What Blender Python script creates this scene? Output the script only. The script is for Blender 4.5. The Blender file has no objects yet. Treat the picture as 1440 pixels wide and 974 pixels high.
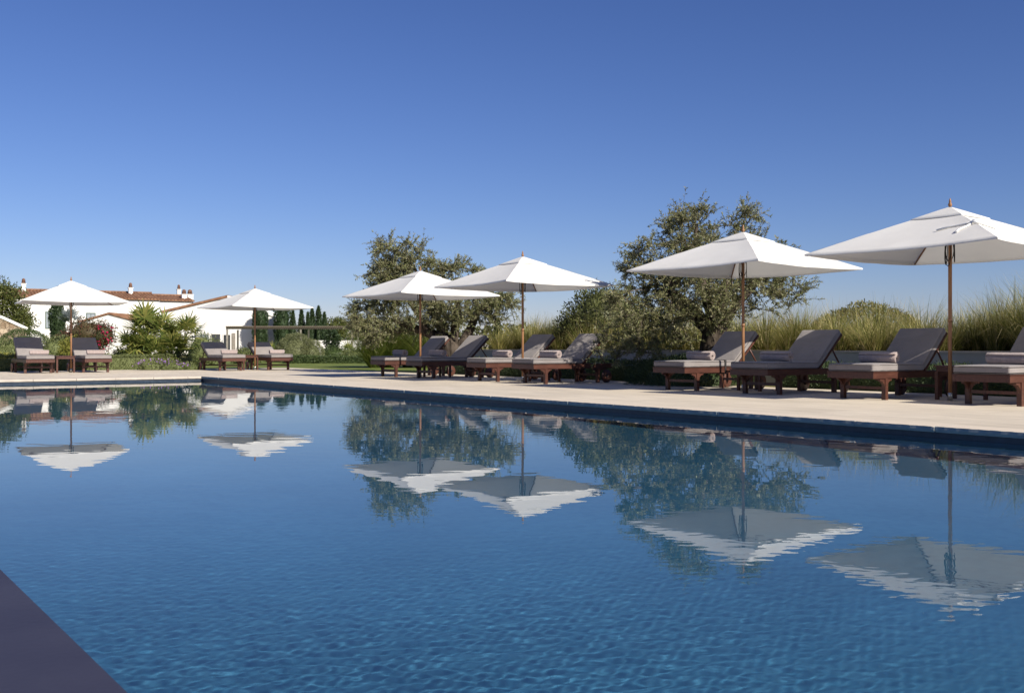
import bpy, bmesh, math, random
import numpy as np
from mathutils import Vector, Matrix, noise

R = math.radians
C = bpy.context.scene.collection
SC = bpy.context.scene

# ------------------------------------------------------------------ camera
cam_d = bpy.data.cameras.new('camera')
cam = bpy.data.objects.new('camera', cam_d)
C.objects.link(cam)
cam.location = (0, 0, 0.70)
cam.rotation_euler = (R(90), 0, 0)
cam_d.sensor_width = 36
cam_d.lens = 35.0
cam_d.shift_y = 0.0005
cam_d.clip_start = 0.05
cam_d.clip_end = 60000
cam_d.dof.use_dof = True
cam_d.dof.focus_distance = 16
cam_d.dof.aperture_fstop = 11
SC.camera = cam

# ------------------------------------------------------------------ sky and sun
SUN_EL = R(33)
SUN_H = Vector((0.648, -0.761)).normalized()
world = bpy.data.worlds.new('World')
SC.world = world
world.use_nodes = True
wn, wl = world.node_tree.nodes, world.node_tree.links
bg = wn['Background']
sky = wn.new('ShaderNodeTexSky')
sky.sky_type = 'NISHITA'
sky.sun_disc = False
sky.sun_elevation = SUN_EL
sky.sun_rotation = math.atan2(SUN_H.x, SUN_H.y)
sky.altitude = 0
sky.air_density = 1.0
sky.dust_density = 0.1
sky.ozone_density = 4.0
tint = wn.new('ShaderNodeMix')
tint.data_type = 'RGBA'; tint.blend_type = 'MULTIPLY'; tint.inputs[0].default_value = 1.0
tint.inputs[7].default_value = (0.62, 0.63, 0.93, 1)
wl.new(sky.outputs['Color'], tint.inputs[6])
# a little more contrast in the sky, as the camera's picture style gives
sep = wn.new('ShaderNodeSeparateColor'); com = wn.new('ShaderNodeCombineColor')
wl.new(tint.outputs[2], sep.inputs[0])
for ch, (gain, gam) in enumerate(((1.48, 1.22), (1.32, 1.16), (1.08, 1.06))):
    n1 = wn.new('ShaderNodeMath'); n1.operation = 'MULTIPLY'; n1.inputs[1].default_value = 0.0962
    n2 = wn.new('ShaderNodeMath'); n2.operation = 'POWER'; n2.inputs[1].default_value = gam
    n3 = wn.new('ShaderNodeMath'); n3.operation = 'MULTIPLY'; n3.inputs[1].default_value = gain / 0.0962
    wl.new(sep.outputs[ch], n1.inputs[0]); wl.new(n1.outputs[0], n2.inputs[0]); wl.new(n2.outputs[0], n3.inputs[0]); wl.new(n3.outputs[0], com.inputs[ch])
wl.new(com.outputs[0], bg.inputs['Color'])
bg.inputs['Strength'].default_value = 0.068

sun_d = bpy.data.lights.new('sun', 'SUN')
sun_d.energy = 5.0
sun_d.angle = R(0.53)
sun_d.color = (1.0, 0.93, 0.82)
sun_d.cycles.is_caustics_light = True
sun = bpy.data.objects.new('sun', sun_d)
C.objects.link(sun)
sd = Vector((SUN_H.x * math.cos(SUN_EL), SUN_H.y * math.cos(SUN_EL), math.sin(SUN_EL)))
sun.rotation_euler = sd.to_track_quat('Z', 'Y').to_euler()
sun.location = sd * 50

SC.view_settings.view_transform = 'Standard'
SC.view_settings.look = 'None'
SC.view_settings.exposure = 0.5
SC.view_settings.gamma = 1.0
SC.view_settings.use_curve_mapping = False
SC.render.engine = 'CYCLES'
SC.cycles.use_denoising = True
SC.cycles.max_bounces = 10
SC.cycles.transmission_bounces = 8
SC.cycles.transparent_max_bounces = 12
SC.cycles.caustics_refractive = True
SC.cycles.caustics_reflective = False
SC.cycles.sample_clamp_indirect = 6

# ------------------------------------------------------------------ axes of the pool: u runs along its long edge, v across it
UX, UY = -0.597, 0.802
VX, VY = 0.802, 0.597
def W(u, v, z=0.0):
    return Vector((UX * u + VX * v, UY * u + VY * v, z))
ROT_U = math.atan2(UY, UX)            # turns local x onto u
ROT_V = math.atan2(-VX, VY)           # turns local y onto v
ROT_Y_U = math.atan2(-UX, UY)         # turns local y onto u
def at(px, Y, z=0.0):                 # a point at distance Y seen in the column px of a 1440 wide frame
    return Vector(((px - 720) / 1400 * Y, Y, z))
def hz(py, Y):                        # height above the deck at distance Y
    return 0.70 + (488 - py) / 1400 * Y

# ------------------------------------------------------------------ object helpers
def tag(o, label=None, cat=None, group=None, kind=None):
    if label: o['label'] = label
    if cat: o['category'] = cat
    if group: o['group'] = group
    if kind: o['kind'] = kind
    return o

def empty(name, loc, rz=0.0):
    o = bpy.data.objects.new(name, None)
    C.objects.link(o)
    o.location = loc
    o.rotation_euler = (0, 0, rz)
    o.empty_display_size = 0.2
    return o

def kids(o):
    return [c for c in bpy.data.objects if c.parent == o]

def copy_tree(o, parent=None):
    c = o.copy()
    C.objects.link(c)
    if parent is not None:
        c.parent = parent
    for ch in kids(o):
        copy_tree(ch, c)
    return c

def link_mesh(name, me, mat, parent=None):
    o = bpy.data.objects.new(name, me)
    C.objects.link(o)
    if mat is not None:
        me.materials.append(mat)
    if parent is not None:
        o.parent = parent
    return o

def quads_np(name, V, mat, parent=None, smooth=False):
    """V: (n,4,3) free quads."""
    n = V.shape[0]
    me = bpy.data.meshes.new(name)
    me.vertices.add(n * 4)
    me.vertices.foreach_set('co', V.reshape(-1).astype(np.float32))
    me.loops.add(n * 4)
    me.loops.foreach_set('vertex_index', np.arange(n * 4, dtype=np.int32))
    me.polygons.add(n)
    me.polygons.foreach_set('loop_start', np.arange(0, n * 4, 4, dtype=np.int32))
    me.update(calc_edges=True)
    me.validate()
    return link_mesh(name, me, mat, parent)

def grid_np(name, V, nx, ny, mat, parent=None, smooth=True):
    """V: (nx*ny,3), index = i*ny+j."""
    i, j = np.meshgrid(np.arange(nx - 1), np.arange(ny - 1), indexing='ij')
    a = (i * ny + j).reshape(-1)
    F = np.stack([a, a + 1, a + ny + 1, a + ny], 1).astype(np.int32)
    me = bpy.data.meshes.new(name)
    me.vertices.add(nx * ny)
    me.vertices.foreach_set('co', V.reshape(-1).astype(np.float32))
    me.loops.add(F.size)
    me.loops.foreach_set('vertex_index', F.reshape(-1))
    me.polygons.add(len(F))
    me.polygons.foreach_set('loop_start', np.arange(0, F.size, 4, dtype=np.int32))
    if smooth:
        me.polygons.foreach_set('use_smooth', np.ones(len(F), dtype=bool))
    me.update(calc_edges=True)
    return link_mesh(name, me, mat, parent)

class MB:
    """collects simple solids and links them as one mesh"""
    def __init__(self):
        self.v, self.f, self.s = [], [], []
    def add(self, vs, fs, smooth=False, M=None):
        b = len(self.v)
        for p in vs:
            p = Vector(p)
            self.v.append(M @ p if M else p)
        for q in fs:
            self.f.append([b + k for k in q])
            self.s.append(smooth)
    def box(self, x0, x1, y0, y1, z0, z1, M=None):
        vs = [(x, y, z) for z in (z0, z1) for y in (y0, y1) for x in (x0, x1)]
        fs = [(0, 2, 3, 1), (4, 5, 7, 6), (0, 1, 5, 4), (2, 6, 7, 3), (0, 4, 6, 2), (1, 3, 7, 5)]
        self.add(vs, fs, False, M)
    def rbox(self, x0, x1, y0, y1, z0, z1, r=0.02, seg=3, M=None, puff=0.0, cuts=0):
        bm = bmesh.new()
        bmesh.ops.create_cube(bm, size=1)
        for v in bm.verts:
            v.co = Vector(((x0 + x1) / 2 + v.co.x * (x1 - x0), (y0 + y1) / 2 + v.co.y * (y1 - y0), (z0 + z1) / 2 + v.co.z * (z1 - z0)))
        if cuts:
            bmesh.ops.subdivide_edges(bm, edges=bm.edges[:], cuts=cuts, use_grid_fill=True)
            sharp = [e for e in bm.edges if len(e.link_faces) == 2 and e.calc_face_angle() > 0.5]
        else:
            sharp = bm.edges[:]
        bmesh.ops.bevel(bm, geom=sharp, offset=r, segments=seg, profile=0.5, affect='EDGES')
        if puff:
            for v in bm.verts:
                a = (v.co.x - x0) / (x1 - x0); b = (v.co.y - y0) / (y1 - y0)
                k = max(0, min(1, 16 * a * (1 - a) * b * (1 - b))) ** 0.5
                v.co.z += puff * k * (1 if v.co.z > (z0 + z1) / 2 else 0)
        bm.verts.index_update()
        self.add([v.co.copy() for v in bm.verts], [[v.index for v in f.verts] for f in bm.faces], True, M)
        bm.free()
    def tube(self, pts, rad, n=8, cap=True, smooth=True):
        """pts list of Vector, rad number or list"""
        pts = [Vector(p) for p in pts]
        if not hasattr(rad, '__len__'):
            rad = [rad] * len(pts)
        b = len(self.v)
        ref = None
        for k, p in enumerate(pts):
            d = (pts[min(k + 1, len(pts) - 1)] - pts[max(k - 1, 0)])
            if d.length < 1e-9: d = Vector((0, 0, 1))
            d.normalize()
            if ref is None:
                ref = d.orthogonal().normalized()
            ref = (ref - d * ref.dot(d))
            if ref.length < 1e-6: ref = d.orthogonal()
            ref.normalize()
            bi = d.cross(ref)
            for i in range(n):
                a = 2 * math.pi * i / n
                self.v.append(p + (ref * math.cos(a) + bi * math.sin(a)) * rad[k])
        for k in range(len(pts) - 1):
            for i in range(n):
                j = (i + 1) % n
                self.f.append([b + k * n + i, b + k * n + j, b + (k + 1) * n + j, b + (k + 1) * n + i]); self.s.append(smooth)
        if cap:
            self.f.append([b + i for i in range(n)][::-1]); self.s.append(False)
            e = b + (len(pts) - 1) * n
            self.f.append([e + i for i in range(n)]); self.s.append(False)
    def lathe(self, prof, n=16, M=None, smooth=True):
        vs, fs = [], []
        for (r, z) in prof:
            for i in range(n):
                a = 2 * math.pi * i / n
                vs.append((r * math.cos(a), r * math.sin(a), z))
        for k in range(len(prof) - 1):
            for i in range(n):
                j = (i + 1) % n
                fs.append((k * n + i, k * n + j, (k + 1) * n + j, (k + 1) * n + i))
        fs.append(tuple(range(n))[::-1])
        e = (len(prof) - 1) * n
        fs.append(tuple(e + i for i in range(n)))
        self.add(vs, fs, smooth, M)
    def prism(self, poly, lo, hi, axis='x', M=None):
        """poly in the two other axes, extruded from lo to hi along axis"""
        n = len(poly)
        def mk(p, t):
            return {'x': (t, p[0], p[1]), 'y': (p[0], t, p[1]), 'z': (p[0], p[1], t)}[axis]
        vs = [mk(p, lo) for p in poly] + [mk(p, hi) for p in poly]
        fs = [tuple(range(n))[::-1], tuple(range(n, 2 * n))]
        for i in range(n):
            j = (i + 1) % n
            fs.append((i, j, n + j, n + i))
        self.add(vs, fs, False, M)
    def build(self, name, mat, parent=None):
        me = bpy.data.meshes.new(name)
        me.from_pydata([tuple(p) for p in self.v], [], self.f)
        me.polygons.foreach_set('use_smooth', self.s)
        bm = bmesh.new(); bm.from_mesh(me)
        bmesh.ops.recalc_face_normals(bm, faces=bm.faces[:])
        bm.to_mesh(me); bm.free()
        me.update()
        return link_mesh(name, me, mat, parent)

# ------------------------------------------------------------------ materials
def new_mat(name):
    m = bpy.data.materials.new(name)
    m.use_nodes = True
    return m, m.node_tree.nodes, m.node_tree.links, m.node_tree.nodes['Principled BSDF']

def pmat(name, c1, c2=None, rough=0.6, scale=4.0, detail=4, bump=0.0, bscale=40.0, spec=0.4, metal=0.0, stretch=None, sheen=0.0, translucent=0.0, rnd=0.0):
    m, N, L, P = new_mat(name)
    P.inputs['Roughness'].default_value = rough
    P.inputs['Specular IOR Level'].default_value = spec
    P.inputs['Metallic'].default_value = metal
    if sheen:
        P.inputs['Sheen Weight'].default_value = sheen
    tc = N.new('ShaderNodeTexCoord')
    src = tc.outputs['Object']
    if stretch:
        mp = N.new('ShaderNodeMapping'); mp.inputs['Scale'].default_value = stretch
        L.new(src, mp.inputs['Vector']); src = mp.outputs['Vector']
    col = None
    if c2 is None:
        P.inputs['Base Color'].default_value = (*c1, 1)
    else:
        nz = N.new('ShaderNodeTexNoise'); nz.inputs['Scale'].default_value = scale; nz.inputs['Detail'].default_value = detail
        L.new(src, nz.inputs['Vector'])
        rp = N.new('ShaderNodeValToRGB')
        rp.color_ramp.elements[0].position = 0.32; rp.color_ramp.elements[1].position = 0.68
        rp.color_ramp.elements[0].color = (*c1, 1); rp.color_ramp.elements[1].color = (*c2, 1)
        L.new(nz.outputs['Fac'], rp.inputs['Fac'])
        col = rp.outputs['Color']
        if rnd:
            oi = N.new('ShaderNodeObjectInfo'); hs = N.new('ShaderNodeHueSaturation')
            mr = N.new('ShaderNodeMapRange'); mr.inputs[3].default_value = 1 - rnd; mr.inputs[4].default_value = 1 + rnd
            L.new(oi.outputs['Random'], mr.inputs[0]); L.new(mr.outputs[0], hs.inputs['Value']); L.new(col, hs.inputs['Color'])
            col = hs.outputs['Color']
        L.new(col, P.inputs['Base Color'])
    if bump:
        nb = N.new('ShaderNodeTexNoise'); nb.inputs['Scale'].default_value = bscale; nb.inputs['Detail'].default_value = 4
        L.new(src, nb.inputs['Vector'])
        bp = N.new('ShaderNodeBump'); bp.inputs['Strength'].default_value = bump; bp.inputs['Distance'].default_value = 0.02
        L.new(nb.outputs['Fac'], bp.inputs['Height']); L.new(bp.outputs['Normal'], P.inputs['Normal'])
    if translucent:
        tr = N.new('ShaderNodeBsdfTranslucent')
        if col is not None: L.new(col, tr.inputs['Color'])
        else: tr.inputs['Color'].default_value = (*c1, 1)
        mx = N.new('ShaderNodeMixShader'); mx.inputs[0].default_value = translucent
        L.new(P.outputs[0], mx.inputs[1]); L.new(tr.outputs[0], mx.inputs[2])
        L.new(mx.outputs[0], N['Material Output'].inputs['Surface'])
    return m

def leaf_mat(name, cols, back=None, rough=0.5, trans=0.3, spec=0.35):
    """cols: list of colours picked per leaf; back: colour of the leaf's underside"""
    m, N, L, P = new_mat(name)
    g = N.new('ShaderNodeNewGeometry')
    rp = N.new('ShaderNodeValToRGB')
    els = rp.color_ramp.elements
    while len(els) < len(cols): els.new(0.5)
    for k, c in enumerate(cols):
        els[k].position = k / max(1, len(cols) - 1); els[k].color = (*c, 1)
    L.new(g.outputs['Random Per Island'], rp.inputs['Fac'])
    col = rp.outputs['Color']
    if back:
        mb = N.new('ShaderNodeMix'); mb.data_type = 'RGBA'
        L.new(g.outputs['Backfacing'], mb.inputs[0]); L.new(col, mb.inputs[6]); mb.inputs[7].default_value = (*back, 1)
        col = mb.outputs[2]
    L.new(col, P.inputs['Base Color'])
    P.inputs['Roughness'].default_value = rough
    P.inputs['Specular IOR Level'].default_value = spec
    tr = N.new('ShaderNodeBsdfTranslucent'); L.new(col, tr.inputs['Color'])
    mx = N.new('ShaderNodeMixShader'); mx.inputs[0].default_value = trans
    L.new(P.outputs[0], mx.inputs[1]); L.new(tr.outputs[0], mx.inputs[2])
    L.new(mx.outputs[0], N['Material Output'].inputs['Surface'])
    return m

M = {}
M['canvas'] = pmat('canopy_canvas', (0.76, 0.75, 0.715), (0.80, 0.79, 0.755), rough=0.85, scale=3, bump=0.08, bscale=10, spec=0.15, translucent=0.22)
M['pole_wood'] = pmat('pole_wood', (0.24, 0.115, 0.05), (0.32, 0.165, 0.08), rough=0.45, scale=6, stretch=(8, 8, 0.8), bump=0.1, bscale=20)
M['rib_wood'] = pmat('rib_wood', (0.20, 0.09, 0.04), (0.28, 0.13, 0.06), rough=0.5, scale=8)
M['mahogany'] = pmat('mahogany', (0.058, 0.022, 0.015), (0.098, 0.038, 0.025), rough=0.42, scale=5, stretch=(6, 1, 6), bump=0.12, bscale=18, rnd=0.1)
M['cushion'] = pmat('cushion_fabric', (0.225, 0.203, 0.193), (0.255, 0.232, 0.222), rough=0.9, scale=5, bump=0.35, bscale=9, spec=0.15, sheen=0.15, rnd=0.05)
M['towel'] = pmat('towel_terry', (0.36, 0.29, 0.27), (0.44, 0.36, 0.335), rough=0.95, scale=30, bump=0.7, bscale=180, spec=0.05, sheen=0.3, rnd=0.06)
M['rope'] = pmat('black_rope', (0.012, 0.012, 0.014), rough=0.7)
M['white_cord'] = pmat('white_cord', (0.78, 0.77, 0.74), rough=0.8)
M['rubber'] = pmat('dark_rubber', (0.02, 0.018, 0.018), rough=0.6)
M['steel'] = pmat('brushed_steel', (0.45, 0.45, 0.44), rough=0.35, metal=1.0)
M['plaster'] = pmat('white_limewash', (0.73, 0.72, 0.69), (0.80, 0.785, 0.755), rough=0.9, scale=0.6, bump=0.15, bscale=3, spec=0.1)
M['wall_plaster'] = pmat('grey_plaster', (0.40, 0.385, 0.36), (0.48, 0.465, 0.435), rough=0.9, scale=1.5, bump=0.2, bscale=20, spec=0.1)
M['terracotta'] = pmat('terracotta_tile', (0.16, 0.078, 0.045), (0.31, 0.175, 0.105), rough=0.85, scale=2.2, detail=6, bump=0.2, bscale=10, spec=0.15)
M['pot'] = pmat('sooty_terracotta', (0.10, 0.05, 0.035), (0.24, 0.13, 0.085), rough=0.9, scale=5)
M['dark_glass'] = pmat('window_glass', (0.03, 0.035, 0.04), rough=0.08, spec=0.6)
M['curtain'] = pmat('pale_curtain', (0.20, 0.23, 0.26), (0.34, 0.37, 0.40), rough=0.8, scale=2, stretch=(10, 1, 0.4))
M['green_frame'] = pmat('grey_green_paint', (0.09, 0.13, 0.115), rough=0.5)
M['white_frame'] = pmat('white_paint', (0.72, 0.71, 0.68), rough=0.5)
M['cane'] = pmat('cane_matting', (0.10, 0.08, 0.06), (0.19, 0.155, 0.115), rough=0.8, scale=9, stretch=(1, 8, 8))
M['post_grey'] = pmat('weathered_post', (0.20, 0.18, 0.15), (0.30, 0.27, 0.23), rough=0.8, scale=6)
M['bark'] = pmat('olive_bark', (0.022, 0.017, 0.013), (0.105, 0.084, 0.066), rough=0.95, scale=7, detail=8, stretch=(1.6, 1.6, 0.5), bump=1.0, bscale=14, spec=0.1)
M['twig'] = pmat('twig_bark', (0.09, 0.07, 0.052), (0.15, 0.12, 0.09), rough=0.9, scale=12)
M['soil'] = pmat('dry_soil', (0.17, 0.12, 0.07), (0.30, 0.23, 0.14), rough=1, scale=3, detail=8, bump=0.6, bscale=12, spec=0.05)
M['olive'] = leaf_mat('olive_leaf', [(0.092, 0.115, 0.034), (0.155, 0.18, 0.062), (0.255, 0.275, 0.12), (0.22, 0.195, 0.08)], back=(0.25, 0.24, 0.13), rough=0.45, trans=0.28)
M['lentisk'] = leaf_mat('lentisk_leaf', [(0.045, 0.055, 0.018), (0.085, 0.095, 0.030), (0.11, 0.12, 0.04)], rough=0.5, trans=0.2)
M['cypress'] = leaf_mat('cypress_leaf', [(0.016, 0.034, 0.012), (0.028, 0.052, 0.017), (0.042, 0.066, 0.022)], rough=0.6, trans=0.12)
M['hedge'] = leaf_mat('hedge_leaf', [(0.038, 0.066, 0.020), (0.066, 0.098, 0.030), (0.10, 0.13, 0.042)], rough=0.5, trans=0.2)
M['rosemary'] = leaf_mat('rosemary_leaf', [(0.032, 0.055, 0.020), (0.055, 0.085, 0.030), (0.085, 0.115, 0.045)], rough=0.55, trans=0.12)
M['low_hedge'] = leaf_mat('lavender_hedge_leaf', [(0.095, 0.12, 0.04), (0.135, 0.16, 0.055), (0.185, 0.195, 0.08)], rough=0.6, trans=0.2)
M['yellow_shrub'] = leaf_mat('yellow_shrub_leaf', [(0.12, 0.14, 0.025), (0.20, 0.20, 0.035), (0.25, 0.23, 0.05)], rough=0.6, trans=0.3)
M['pine'] = leaf_mat('pine_needle', [(0.05, 0.065, 0.015), (0.085, 0.10, 0.022), (0.125, 0.13, 0.03)], rough=0.55, trans=0.2)
M['palm'] = leaf_mat('palm_frond', [(0.085, 0.125, 0.03), (0.16, 0.205, 0.048), (0.26, 0.28, 0.07), (0.40, 0.37, 0.11)], rough=0.4, trans=0.4, spec=0.5)
M['blue_palm'] = leaf_mat('silver_palm_frond', [(0.14, 0.17, 0.16), (0.24, 0.27, 0.27), (0.33, 0.36, 0.36)], rough=0.5, trans=0.2)
M['bougain'] = leaf_mat('bougainvillea_leaf', [(0.045, 0.055, 0.02), (0.07, 0.07, 0.028), (0.10, 0.07, 0.035), (0.16, 0.05, 0.04)], rough=0.6, trans=0.2)
M['magenta'] = leaf_mat('bougainvillea_bract', [(0.36, 0.012, 0.06), (0.52, 0.02, 0.11), (0.42, 0.015, 0.05)], rough=0.6, trans=0.35)
M['violet'] = leaf_mat('violet_petal', [(0.22, 0.10, 0.40), (0.34, 0.18, 0.50), (0.40, 0.22, 0.52)], rough=0.6, trans=0.3)
M['tallgrass'] = leaf_mat('feather_grass_blade', [(0.10, 0.125, 0.025), (0.17, 0.19, 0.04), (0.27, 0.265, 0.068), (0.42, 0.36, 0.13), (0.58, 0.48, 0.25)], rough=0.5, trans=0.3)
M['greengrass'] = leaf_mat('green_grass_blade', [(0.08, 0.125, 0.025), (0.13, 0.18, 0.035), (0.20, 0.24, 0.055), (0.31, 0.29, 0.09)], rough=0.5, trans=0.45)
M['plume'] = leaf_mat('grass_plume', [(0.34, 0.27, 0.15), (0.46, 0.38, 0.24)], rough=0.8, trans=0.35)
M['silver_bush'] = leaf_mat('silver_bush_leaf', [(0.11, 0.125, 0.05), (0.16, 0.175, 0.075), (0.21, 0.215, 0.11)], rough=0.6, trans=0.25)
M['mound'] = leaf_mat('mound_leaf', [(0.09, 0.105, 0.022), (0.16, 0.16, 0.04), (0.28, 0.22, 0.08)], rough=0.6, trans=0.2)

def uv_nodes(N, L):
    """world position turned into pool axes: x = u, y = v"""
    tc = N.new('ShaderNodeTexCoord')
    mp = N.new('ShaderNodeMapping'); mp.vector_type = 'POINT'
    mp.inputs['Rotation'].default_value = (0, 0, -ROT_U)
    L.new(tc.outputs['Object'], mp.inputs['Vector'])
    return mp.outputs['Vector']

def deck_material(name, ca, cb, joint, bw, rh, rough=0.75):
    m, N, L, P = new_mat(name)
    vec = uv_nodes(N, L)
    br = N.new('ShaderNodeTexBrick')
    br.inputs['Scale'].default_value = 1.0
    br.inputs['Brick Width'].default_value = bw
    br.inputs['Row Height'].default_value = rh
    br.inputs['Mortar Size'].default_value = 0.004
    br.inputs['Mortar Smooth'].default_value = 0.3
    br.inputs['Color1'].default_value = (*ca, 1); br.inputs['Color2'].default_value = (*cb, 1); br.inputs['Mortar'].default_value = (*joint, 1)
    L.new(vec, br.inputs['Vector'])
    mp = N.new('ShaderNodeMapping'); mp.inputs['Scale'].default_value = (1.0, 7.0, 1.0)
    L.new(vec, mp.inputs['Vector'])
    nz = N.new('ShaderNodeTexNoise'); nz.inputs['Scale'].default_value = 1.4; nz.inputs['Detail'].default_value = 8
    L.new(mp.outputs['Vector'], nz.inputs['Vector'])
    mr = N.new('ShaderNodeMapRange'); mr.inputs[1].default_value = 0.25; mr.inputs[2].default_value = 0.75; mr.inputs[3].default_value = 0.80; mr.inputs[4].default_value = 1.12
    L.new(nz.outputs['Fac'], mr.inputs[0])
    n2 = N.new('ShaderNodeTexNoise'); n2.inputs['Scale'].default_value = 0.55; n2.inputs['Detail'].default_value = 5
    L.new(vec, n2.inputs['Vector'])
    m2 = N.new('ShaderNodeMapRange'); m2.inputs[1].default_value = 0.3; m2.inputs[2].default_value = 0.7; m2.inputs[3].default_value = 0.9; m2.inputs[4].default_value = 1.06
    L.new(n2.outputs['Fac'], m2.inputs[0])
    mu = N.new('ShaderNodeMath'); mu.operation = 'MULTIPLY'
    L.new(mr.outputs[0], mu.inputs[0]); L.new(m2.outputs[0], mu.inputs[1])
    hs = N.new('ShaderNodeHueSaturation')
    L.new(mu.outputs[0], hs.inputs['Value']); L.new(br.outputs['Color'], hs.inputs['Color'])
    L.new(hs.outputs['Color'], P.inputs['Base Color'])
    P.inputs['Roughness'].default_value = rough
    P.inputs['Specular IOR Level'].default_value = 0.3
    bp = N.new('ShaderNodeBump'); bp.inputs['Strength'].default_value = 0.25; bp.inputs['Distance'].default_value = 0.006
    L.new(nz.outputs['Fac'], bp.inputs['Height']); L.new(bp.outputs['Normal'], P.inputs['Normal'])
    return m
M['deck'] = deck_material('limestone_paving', (0.595, 0.52, 0.41), (0.645, 0.568, 0.455), (0.40, 0.33, 0.25), 1.2, 0.6)
M['coping'] = pmat('split_face_coping', (0.10, 0.115, 0.13), (0.19, 0.20, 0.21), rough=0.8, scale=9, detail=8, bump=0.8, bscale=30)
M['coping_pale'] = pmat('pale_coping', (0.48, 0.42, 0.35), (0.55, 0.48, 0.40), rough=0.8, scale=5, bump=0.2)
M['coping_shaded'] = pmat('shade_toned_edge', (0.030, 0.028, 0.047), (0.038, 0.036, 0.056), rough=0.55, scale=3, bump=0.05, spec=0.4)  # cast shade on the pale edge stone, put into this dark purplish colour

def tile_material():
    m, N, L, P = new_mat('pool_mosaic')
    vec = uv_nodes(N, L)
    br = N.new('ShaderNodeTexBrick'); br.offset = 0.0
    br.inputs['Scale'].default_value = 1.0
    br.inputs['Brick Width'].default_value = 0.05; br.inputs['Row Height'].default_value = 0.05
    br.inputs['Mortar Size'].default_value = 0.002
    br.inputs['Color1'].default_value = (0.058, 0.178, 0.285, 1); br.inputs['Color2'].default_value = (0.076, 0.208, 0.318, 1); br.inputs['Mortar'].default_value = (0.08, 0.20, 0.30, 1)
    L.new(vec, br.inputs['Vector'])
    nz = N.new('ShaderNodeTexNoise'); nz.inputs['Scale'].default_value = 0.8; nz.inputs['Detail'].default_value = 6
    L.new(vec, nz.inputs['Vector'])
    mr = N.new('ShaderNodeMapRange'); mr.inputs[1].default_value = 0.3; mr.inputs[2].default_value = 0.7; mr.inputs[3].default_value = 0.85; mr.inputs[4].default_value = 1.15
    L.new(nz.outputs['Fac'], mr.inputs[0])
    hs = N.new('ShaderNodeHueSaturation'); L.new(mr.outputs[0], hs.inputs['Value']); L.new(br.outputs['Color'], hs.inputs['Color'])
    L.new(hs.outputs['Color'], P.inputs['Base Color'])
    P.inputs['Roughness'].default_value = 0.4
    return m
M['tile'] = tile_material()
M['band'] = pmat('waterline_tile', (0.022, 0.034, 0.055), (0.035, 0.05, 0.075), rough=0.35, scale=14)

def water_material():
    m, N, L, P = new_mat('pool_water')
    N.remove(P)
    out = N['Material Output']
    # Schlick reflectance, the same from above and from below the surface
    ge = N.new('ShaderNodeNewGeometry')
    dt = N.new('ShaderNodeVectorMath'); dt.operation = 'DOT_PRODUCT'
    L.new(ge.outputs['Incoming'], dt.inputs[0]); L.new(ge.outputs['Normal'], dt.inputs[1])
    def mth(op, x, y=None):
        n_ = N.new('ShaderNodeMath'); n_.operation = op
        for k_, q_ in enumerate((x, y)):
            if q_ is None: continue
            if hasattr(q_, 'is_linked'): L.new(q_, n_.inputs[k_])
            else: n_.inputs[k_].default_value = q_
        return n_.outputs[0]
    om = mth('SUBTRACT', 1.0, mth('ABSOLUTE', dt.outputs['Value']))
    refl = mth('ADD', 0.02, mth('MULTIPLY', 0.98, mth('POWER', om, 4.75)))
    gl = N.new('ShaderNodeBsdfGlossy'); gl.inputs['Roughness'].default_value = 0.0
    rf = N.new('ShaderNodeBsdfRefraction'); rf.inputs['IOR'].default_value = 1.333; rf.inputs['Roughness'].default_value = 0.0
    rf.inputs['Color'].default_value = (0.80, 0.93, 0.97, 1)
    m2 = N.new('ShaderNodeMixShader')
    L.new(refl, m2.inputs[0]); L.new(rf.outputs[0], m2.inputs[1]); L.new(gl.outputs[0], m2.inputs[2])
    L.new(m2.outputs[0], out.inputs['Surface'])
    return m
M['water'] = water_material()

def lawn_material():
    return pmat('lawn_turf', (0.095, 0.13, 0.028), (0.18, 0.205, 0.06), rough=0.9, scale=1.2, detail=8, bump=0.6, bscale=30, spec=0.1)
M['lawn'] = lawn_material()
M['field'] = pmat('dry_field', (0.16, 0.15, 0.055), (0.27, 0.23, 0.10), rough=1, scale=0.08, detail=10, bump=0.4, bscale=2, spec=0.05)

def stonewall_material():
    m, N, L, P = new_mat('rubble_stone')
    tc = N.new('ShaderNodeTexCoord')
    vo = N.new('ShaderNodeTexVoronoi'); vo.inputs['Scale'].default_value = 6.5
    L.new(tc.outputs['Object'], vo.inputs['Vector'])
    v2 = N.new('ShaderNodeTexVoronoi'); v2.feature = 'DISTANCE_TO_EDGE'; v2.inputs['Scale'].default_value = 6.5
    L.new(tc.outputs['Object'], v2.inputs['Vector'])
    sx = N.new('ShaderNodeSeparateColor'); L.new(vo.outputs['Color'], sx.inputs[0])
    rp = N.new('ShaderNodeValToRGB')
    rp.color_ramp.elements[0].color = (0.22, 0.15, 0.09, 1); rp.color_ramp.elements[1].color = (0.48, 0.38, 0.27, 1)
    L.new(sx.outputs[0], rp.inputs['Fac'])
    r2 = N.new('ShaderNodeValToRGB'); r2.color_ramp.elements[0].color = (0.3, 0.3, 0.3, 1); r2.color_ramp.elements[1].position = 0.09
    L.new(v2.outputs['Distance'], r2.inputs['Fac'])
    mx = N.new('ShaderNodeMix'); mx.data_type = 'RGBA'; mx.blend_type = 'MULTIPLY'; mx.inputs[0].default_value = 1
    L.new(rp.outputs['Color'], mx.inputs[6]); L.new(r2.outputs['Color'], mx.inputs[7])
    L.new(mx.outputs[2], P.inputs['Base Color'])
    P.inputs['Roughness'].default_value = 0.95
    return m
M['rubble'] = stonewall_material()

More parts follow.
